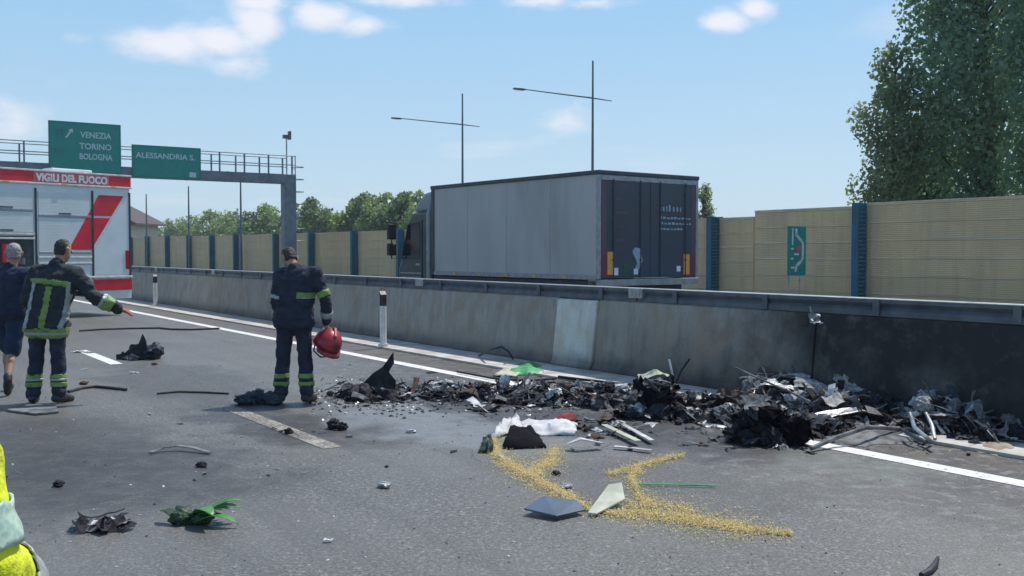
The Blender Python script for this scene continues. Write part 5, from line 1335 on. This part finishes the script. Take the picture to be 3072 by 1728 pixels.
chips('fine_litter', 'fine burnt chips and flakes strewn around the wreckage', s_trail, 3600, .008, .04, ['char', 'ash', 'char_blue', 'bare', 'char'])
chips('loose_grit', 'pale grit and splinters scattered across the asphalt', s_road, 900, .004, .014, ['ash', 'char', 'ash', 'melt_white'])

# ------------------------------------------------------------------ single things on the road
def spike(name, label, base_px, base_py, outline, lean, mat, cat='debris'):
    """upright torn panel: outline in metres (x, z)"""
    c = g(base_px, base_py); r = empty(name, c); tag(r, label, cat, 'torn upright panels')
    n = len(outline); mb = MB(); th = .02
    vs = [(x, lean * z + .05 * nz(x * 9, z * 9), z) for x, z in outline] + [(x, lean * z + .05 * nz(x * 9, z * 9) + th, z) for x, z in outline]
    fs = [tuple(range(n)), tuple(range(n, 2 * n))[::-1]] + [(i, (i + 1) % n, n + (i + 1) % n, n + i) for i in range(n)]
    mb.add(vs, fs); mb.build('torn_panel', M[mat], r)
    for k in range(9):
        put(R.choice(('sheet', 'shard', 'lump')), R.choice(('char', 'char_blue', 'ash', 'char')), (R.uniform(-.32, .32), R.uniform(-.12, .15), 0), (R.uniform(.2, .4),) * 3, (R.gauss(0, .3), R.gauss(0, .3), R.random() * 6), r)
    return r
spike('torn_panel_piece', 'pointed charred panel standing up in the debris right of the standing firefighter', 930, 1003, [(-.42, 0), (-.30, .10), (-.12, .14), (.02, .28), (.14, .36), (.26, .53), (.27, .40), (.21, .30), (.30, .20), (.28, 0)], .25, 'char')
spike('torn_panel_piece', 'dark torn panel standing on the lane behind the pointing firefighter', 335, 905, [(-.26, 0), (-.28, .08), (-.14, .10), (-.05, .20), (.06, .22), (.12, .40), (.18, .30), (.22, .14), (.22, 0)], .2, 'char')
# dark bag or lump by the boots
r_ = empty('dark_bundle', g(652, 1016)); tag(r_, 'dark blue crumpled bundle by the boots of the standing firefighter', 'bundle')
M['bundle'] = pmat('dark_blue_fabric', (.016, .026, .04), (.035, .05, .065), 6, .8, bump=.6, bscale=18)
for k in range(6): put('lump', 'bundle', ((k - 2.5) * .07, R.uniform(-.05, .05), 0), (.22, .2, R.uniform(.14, .24)), (0, 0, R.random() * 6), r_, 'fold')
put('sheet', 'char_blue', (-.05, 0, .05), (.42, .3, .25), (.1, .1, .4), r_, 'flap', 4)
# white burnt cloth with black hollow, spilling the grain
r_ = empty('burnt_sack', g(1330, 1125)); tag(r_, 'torn white sack with black burnt hollow spilling yellow grain', 'sack')
def cloth(name, pts, mat, parent, org, th=.012, amp=.03, seed=1, h_=.12, n=10):
    """crumpled sheet filling a quad given in picture coordinates"""
    q = [g(*p) - org for p in pts]; mb = MB(); vs, fs = [], []
    for j in range(n + 1):
        for i in range(n + 1):
            u, v = i / n, j / n; p = (q[0] * (1 - u) + q[1] * u) * (1 - v) + (q[3] * (1 - u) + q[2] * u) * v
            e = 1 - (2 * max(abs(u - .5), abs(v - .5))) ** 4
            z = .01 + h_ * e * (.55 + .6 * nz(u * 3 + seed, v * 3, 0)) + amp * (.7 * nz(u * 5 + v * 11, v * 4 - u * 2 + seed, 2) + .4 * nz(u * 12, v * 12 + seed, 2))
            vs.append((p.x + .03 * nz(u * 6, v * 6, seed), p.y + .03 * nz(u * 6, v * 6, seed + 3), max(.006, z)))
    for j in range(n):
        for i in range(n): a = j * (n + 1) + i; fs.append((a, a + 1, a + n + 2, a + n + 1))
    mb.add(vs, fs); o = mb.build(name, M[mat], parent, smooth=60); s = o.modifiers.new('t', 'SOLIDIFY'); s.thickness = th; return o
o0 = g(1330, 1125)
cloth('white_fabric', [(1236, 1110), (1318, 1082), (1306, 1056), (1250, 1080)], 'white_cloth', r_, o0, h_=.12, amp=.045, seed=2, n=14)
cloth('white_fabric', [(1322, 1098), (1446, 1096), (1454, 1066), (1302, 1062)], 'white_cloth', r_, o0, h_=.09, amp=.05, seed=5, n=16)
cloth('burnt_hollow', [(1262, 1132), (1375, 1128), (1345, 1082), (1282, 1080)], 'soot', r_, o0, h_=.14, seed=7)
cloth('red_rim', [(1400, 1066), (1450, 1064), (1448, 1052), (1404, 1056)], 'red_cloth', r_, o0, h_=.10, seed=8)
cloth('leafy_scrap', [(1205, 1140), (1240, 1142), (1240, 1112), (1215, 1110)], 'leaf_dk', r_, o0, h_=.10, seed=9)
def flat_strip(name, label, pts, wd, mat, cat, z=.01, group=None, lift=0.0):
    P = [g(*p) for p in pts]; c = P[0]; mb = MB(); vs = []
    for i, p in enumerate(P):
        d = (P[min(i + 1, len(P) - 1)] - P[max(i - 1, 0)]).normalized(); n_ = Vector((-d.y, d.x, 0)) * wd / 2
        zz = z + lift * math.sin(math.pi * i / (len(P) - 1))
        for s in (-1, 1):
            for h_ in (0, .008): vs.append((p.x - c.x + n_.x * s, p.y - c.y + n_.y * s, zz + h_))
    fs = []
    for i in range(len(P) - 1):
        a = i * 4; b_ = a + 4; fs += [(a, b_, b_ + 2, a + 2), (a + 1, a + 3, b_ + 3, b_ + 1), (a, a + 1, b_ + 1, b_), (a + 2, b_ + 2, b_ + 3, a + 3)]
    e = (len(P) - 1) * 4; fs += [(0, 2, 3, 1), (e, e + 1, e + 3, e + 2)]
    mb.add(vs, fs); o = mb.build(name, M[mat], None, c); tag(o, label, cat, group); return o
SG = 'pale strips beside the burnt sack'
flat_strip('white_strip', 'pale strip slanting right of the burnt sack, upper one', [(1565, 1075), (1600, 1095), (1640, 1118)], .05, 'melt_white', 'strip', .03, SG)
flat_strip('white_strip', 'pale strip slanting right of the burnt sack, middle one', [(1520, 1080), (1560, 1100), (1605, 1122)], .06, 'pale_card', 'strip', .04, SG)
flat_strip('white_strip', 'white strip lying flat right of the burnt sack', [(1545, 1130), (1590, 1134), (1638, 1140)], .05, 'melt_white', 'strip', .02, SG)
flat_strip('white_strip', 'white scrap at the lower edge of the burnt sack', [(1428, 1132), (1460, 1134), (1515, 1130)], .09, 'melt_white', 'strip', .05, SG, .05)
for k in range(26):
    px, py = R.uniform(1440, 1600), R.uniform(1060, 1135); s = R.uniform(.06, .2)
    fragment(R.choice(('sheet', 'shard', 'bar')), R.choice(('char', 'ash', 'pale_card', 'melt_white', 'rust', 'leaf_dk')), g(px, py), s, .2, 'in the scraps right of the burnt sack', 'scraps right of the burnt sack')
# slate blue board with pale board
def slab(name, label, pts, th, mat, cat, lift=None, z=.006):
    lift = lift or [0.0] * len(pts)
    P = [g(*p) for p in pts]; c = sum(P, Vector()) / len(P); n = len(P); mb = MB()
    vs = [(p.x - c.x, p.y - c.y, z + l) for p, l in zip(P, lift)] + [(p.x - c.x, p.y - c.y, z + l + th) for p, l in zip(P, lift)]
    mb.add(vs, [tuple(range(n))[::-1], tuple(range(n, 2 * n))] + [(i, (i + 1) % n, n + (i + 1) % n, n + i) for i in range(n)])
    o = mb.build(name, M[mat], None, c, bevel=.003); tag(o, label, cat); return o
slab('blue_board', 'slate blue flat board lying by the yellow grain', [(1318, 1297), (1400, 1312), (1472, 1296), (1452, 1284), (1368, 1280)], .012, 'slate_blue', 'board', (.03, .02, .02, .05, .07))
slab('pale_board', 'pale greenish board tilted on the yellow grain', [(1478, 1300), (1500, 1302), (1572, 1276), (1564, 1256), (1530, 1258)], .012, 'pale_card', 'board', (.01, .01, .04, .10, .09))
slab('flat_board', 'dark flat board on the road under the pointing firefighter', [(15, 1036), (90, 1046), (148, 1040), (140, 1024), (60, 1022)], .02, 'ash', 'board')
flat_strip('curved_strip', 'thin curved grey strip lying alone on the near lane', [(378, 1142), (410, 1136), (450, 1134), (490, 1137), (528, 1143)], .05, 'ash', 'strip', .01, None, .03)
flat_strip('green_twine', 'thin green twine lying by the yellow grain', [(1598, 1224), (1680, 1224), (1745, 1225), (1800, 1227)], .014, 'green_cloth', 'twine')
cl = empty('green_sheet', g(1325, 938)); tag(cl, 'bright green plastic sheet lying at the foot of the barrier', 'plastic sheet')
oc = g(1325, 938)
cloth('sheet_fold', [(1270, 946), (1372, 944), (1366, 922), (1310, 916)], 'green_cloth', cl, oc, h_=.10, seed=11)
cloth('sheet_fold', [(1240, 948), (1300, 950), (1310, 930), (1270, 928)], 'pale_card', cl, oc, h_=.04, seed=13)
# torn leafy greens and a crushed dark fitting on the near lane
r_ = empty('leafy_greens', g(498, 1318)); tag(r_, 'bunch of bright green leaves with dark base on the near lane', 'greens')
mb = MB(); rg = random.Random(3)
def blade(mb, p0, d, ln, wd, mi, up=.5, droop=.6):
    d = Vector(d).normalized(); sd_ = d.cross(Vector((0, 0, 1))).normalized(); rows = []
    for k in range(6):
        f = k / 5; p = p0 + d * ln * f + Vector((0, 0, ln * (up * f - droop * f * f))); w_ = wd * math.sin(math.pi * min(.97, f * .85 + .12))
        p.z = max(p.z, .006); rows.append([p - sd_ * w_ + Vector((0, 0, .3 * w_)), p, p + sd_ * w_ + Vector((0, 0, .3 * w_))])
    vs = [q for r in rows for q in r]; fs = []
    for k in range(5):
        for i in range(2): a = k * 3 + i; fs.append((a, a + 1, a + 4, a + 3))
    mb.add(vs, fs, mi)
for k in range(13):
    mb = MB(); a = rg.gauss(.15, .55); dk = k % 3 == 0
    blade(mb, Vector((rg.uniform(-.14, .02), rg.uniform(-.05, .05), .03)), (math.cos(a), math.sin(a), 0) if not dk else (math.cos(a + 2.2), math.sin(a + 2.2), 0), rg.uniform(.16, .30) * (.55 if dk else 1), rg.uniform(.03, .05), 0, rg.uniform(.5, 1.0))
    o = mb.build('leaf', M['leaf_dk' if dk else 'leaf_green'], r_, smooth=180); s = o.modifiers.new('t', 'SOLIDIFY'); s.thickness = .003
for k in range(4): put('lump', 'leaf_dk', (-.10 + k * .04, rg.uniform(-.03, .03), 0), (.14, .11, .13), (0, 0, k), r_, 'stalk')
r_ = empty('crushed_fitting', g(258, 1335)); tag(r_, 'crushed dark metal fitting with bright edges on the near lane', 'metal part')
for k, (x, y, s, mt, kd) in enumerate([(-.08, 0, .22, 'char', 'sheet'), (.09, 0, .22, 'char', 'sheet'), (0, .02, .26, 'char', 'strip'), (-.09, .01, .2, 'ash', 'plate'), (-.03, .03, .16, 'bare', 'shard'), (.02, -.03, .2, 'char', 'shard'), (.07, .04, .14, 'bare', 'sheet'), (0, 0, .28, 'char', 'bar')]):
    put(kd, mt, (x, y, .0 if k < 2 else .03), (s, s, s * .9), (R.gauss(0, .4), R.gauss(0, .4), k), r_)
o = put('shard', 'melt_white', g(824, 1364), (.085, .09, .12), (.2, .2, .5), None, 'white_scrap', 3); tag(o, 'small bright white scrap alone on the near lane', 'scrap')
mb = MB(); P = [g(2318, 1447, .012), g(2338, 1438, .012), g(2352, 1422, .014), g(2360, 1402, .018)]; mb.tube([p - P[0] for p in P], [.016, .020, .018, .008], 7); tag(mb.build('black_hook', M['black'], None, P[0], smooth=60), 'black curved rubber piece at the near edge of the road', 'rubber piece')
# dark scraps on the worn lane mark, at the hose, and a line of hose
for k, (px, py) in enumerate([(708, 1088), (725, 1092), (742, 1096), (790, 1088), (838, 1078), (815, 1092), (690, 1080), (860, 1082)]):
    o = put(('shard', 'lump', 'bar')[k % 3], 'char', g(px, py), (R.uniform(.08, .16),) * 3, (0, 0, R.random() * 6), None, 'black_scrap'); tag(o, 'black ' + FN[('shard', 'lump', 'bar')[k % 3]][1] + ' lying on the worn lane mark', 'debris', 'black scraps on the worn lane mark')
for k, (px, py, s, mt) in enumerate([(205, 886, .28, 'melt_white'), (225, 888, .2, 'bare'), (338, 938, .12, 'melt_white'), (210, 930, .10, 'bare'), (880, 1098, .10, 'ash'), (1085, 938, .16, 'char'), (1120, 965, .3, 'bare'), (1195, 975, .25, 'melt_white')]):
    o = put('sheet', mt, g(px, py), (s, s, s * .4), (0, 0, R.random() * 6), None, 'flat_scrap'); tag(o, 'pale flat scrap lying apart on the lane', 'debris', 'pale flat scraps on the lane')
def hose(name, label, pts, r):
    P = [g(px, py, r) for px, py in pts]; mb = MB(); mb.tube([p - P[0] for p in P], r, 8); tag(mb.build(name, M['hose'], None, P[0], smooth=60), label, 'hose', 'hoses on the road')
hose('fire_hose', 'dark hose crossing the lane towards the fire engine', [(200, 832), (260, 828), (330, 826), (400, 825), (430, 828), (480, 829), (552, 826)], .02)
hose('fire_hose', 'short dark cable lying right of the pointing firefighter', [(172, 985), (205, 976), (240, 972), (275, 975), (318, 980)], .018)
hose('fire_hose', 'thin dark cable near the standing firefighter', [(395, 990), (450, 985), (520, 987), (575, 990)], .012)
pole('metal_hoop', 'dark bent hoop lying against the foot of the barrier', [g(1205, 895, .05), wp(1235, 880, 15.0), wp(1262, 872, 14.9), wp(1280, 885, 14.8), g(1290, 902, .04)], .016, 'char_blue', 'metal bar', 'bars by the barrier')
pole('torn_cable', 'dark rod lying along the shoulder below the green sheet', [g(1150, 935, .03), g(1240, 952, .03), g(1330, 958, .03), g(1400, 952, .04)], .014, 'char', 'metal bar', 'bars by the barrier')
pole('torn_cable', 'dark thin hose running along the shoulder right of the green sheet', [g(1405, 948, .05), g(1480, 957, .04), g(1560, 966, .04), g(1640, 972, .04)], .02, 'char', 'metal bar', 'bars by the barrier')
# torn scrap caught on the rail
o = put('sheet', 'bare', RP(*ST(at(2040, 800, 10.4)), at(2040, 800, 10.4).z), (.22, .2, .3), (1.2, .3, .5), None, 'torn_scrap', 6); tag(o, 'pale torn scrap caught below the steel rail above the soot', 'scrap')

# ------------------------------------------------------------------ spilled yellow grain
def grain_mat():
    m, t, b = newmat('yellow_grain'); q = NT(t); gi = q.n('ShaderNodeNewGeometry')
    c = q.mix(gi.outputs['Random Per Island'], (.50, .36, .12), (.90, .76, .38))
    q.put(b, 'Base Color', c); q.put(b, 'Roughness', .75); return m
M['grain'] = grain_mat()
def grain(paths, n, seed):
    rng = random.Random(seed); V = []; segs = []
    for path in paths:
        for (a, wa, da), (b_, wb, db) in zip(path[:-1], path[1:]):
            pa_, pb_ = g(*a), g(*b_); L_ = (pb_ - pa_).length; segs.append((a, wa, da, b_, wb, db, L_ * (wa + wb) * (da + db)))
    tot = sum(s[-1] for s in segs); vs, fs = [], []
    for s in segs:
        for k in range(int(n * s[-1] / tot)):
            f = rng.random(); px = s[0][0] + (s[3][0] - s[0][0]) * f; py = s[0][1] + (s[3][1] - s[0][1]) * f; w = (s[1] + (s[4] - s[1]) * f) * (2.3 if rng.random() < .32 else .62)
            p = g(px + rng.gauss(0, w * .35), py + max(-2.6, min(2.6, rng.gauss(0, .62))) * w * .52)
            if nz(p.x * 5, p.y * 5, 3) + .5 * nz(p.x * 17, p.y * 17, 1) < -.15 and rng.random() < .6: continue
            a = rng.random() * 6.28; ln = rng.uniform(.004, .0095); u = Vector((math.cos(a), math.sin(a), rng.uniform(-.35, .35))) * ln; v = Vector((-math.sin(a), math.cos(a), 0)) * ln * .42
            p.z = .004 + rng.random() ** 2 * .022; o = len(vs)
            vs += [p - u, p + v, p + u, p - v, p + Vector((0, 0, ln * .55))]; fs += [(o, o + 1, o + 4), (o + 1, o + 2, o + 4), (o + 2, o + 3, o + 4), (o + 3, o, o + 4)]
    me = bpy.data.meshes.new('yellow_grain'); me.from_pydata([tuple(v) for v in vs], [], fs); me.materials.append(M['grain']); me.update()
    return tag(link('yellow_grain', me), 'spilled yellow grain trailing across the asphalt from the burnt sack', 'grain', kind='stuff')
grain([[((1243, 1108), 16, 1), ((1252, 1150), 18, 1.1), ((1300, 1182), 24, 1), ((1360, 1216), 18, 1.5), ((1430, 1252), 14, 1.5), ((1478, 1284), 14, 1.2), ((1540, 1294), 16, 1.3), ((1640, 1298), 30, 1.0), ((1740, 1308), 40, .9), ((1840, 1326), 30, 1.2), ((1930, 1340), 20, 1.6), ((1990, 1346), 10, 1.0)],
       [((1395, 1135), 22, .8), ((1385, 1165), 26, .9), ((1340, 1190), 26, 1.1)], [((1560, 1262), 30, .45), ((1640, 1272), 30, .5), ((1740, 1290), 26, .6)],
       [((1722, 1146), 8, 1.2), ((1650, 1162), 10, 1.2), ((1590, 1182), 14, 1.1), ((1530, 1196), 12, .9)], [((1610, 1180), 16, .8), ((1585, 1205), 16, .8), ((1600, 1228), 12, .6), ((1605, 1252), 18, .45), ((1650, 1280), 26, .5)]], 42000, 5)

# ------------------------------------------------------------------ summer haze
hz_m = bpy.data.materials.new('haze'); hz_m.use_nodes = True; hz_m.node_tree.nodes.clear()
_o = hz_m.node_tree.nodes.new('ShaderNodeOutputMaterial'); _v = hz_m.node_tree.nodes.new('ShaderNodeVolumePrincipled')
_v.inputs['Color'].default_value = (.80, .90, 1.0, 1); _v.inputs['Density'].default_value = .0005; _v.inputs['Anisotropy'].default_value = .3
hz_m.node_tree.links.new(_v.outputs[0], _o.inputs['Volume'])
mb = MB(); mb.box(-420, 420, -60, 760, -1.2, 26.0); tag(mb.build('haze', hz_m), kind='stuff')
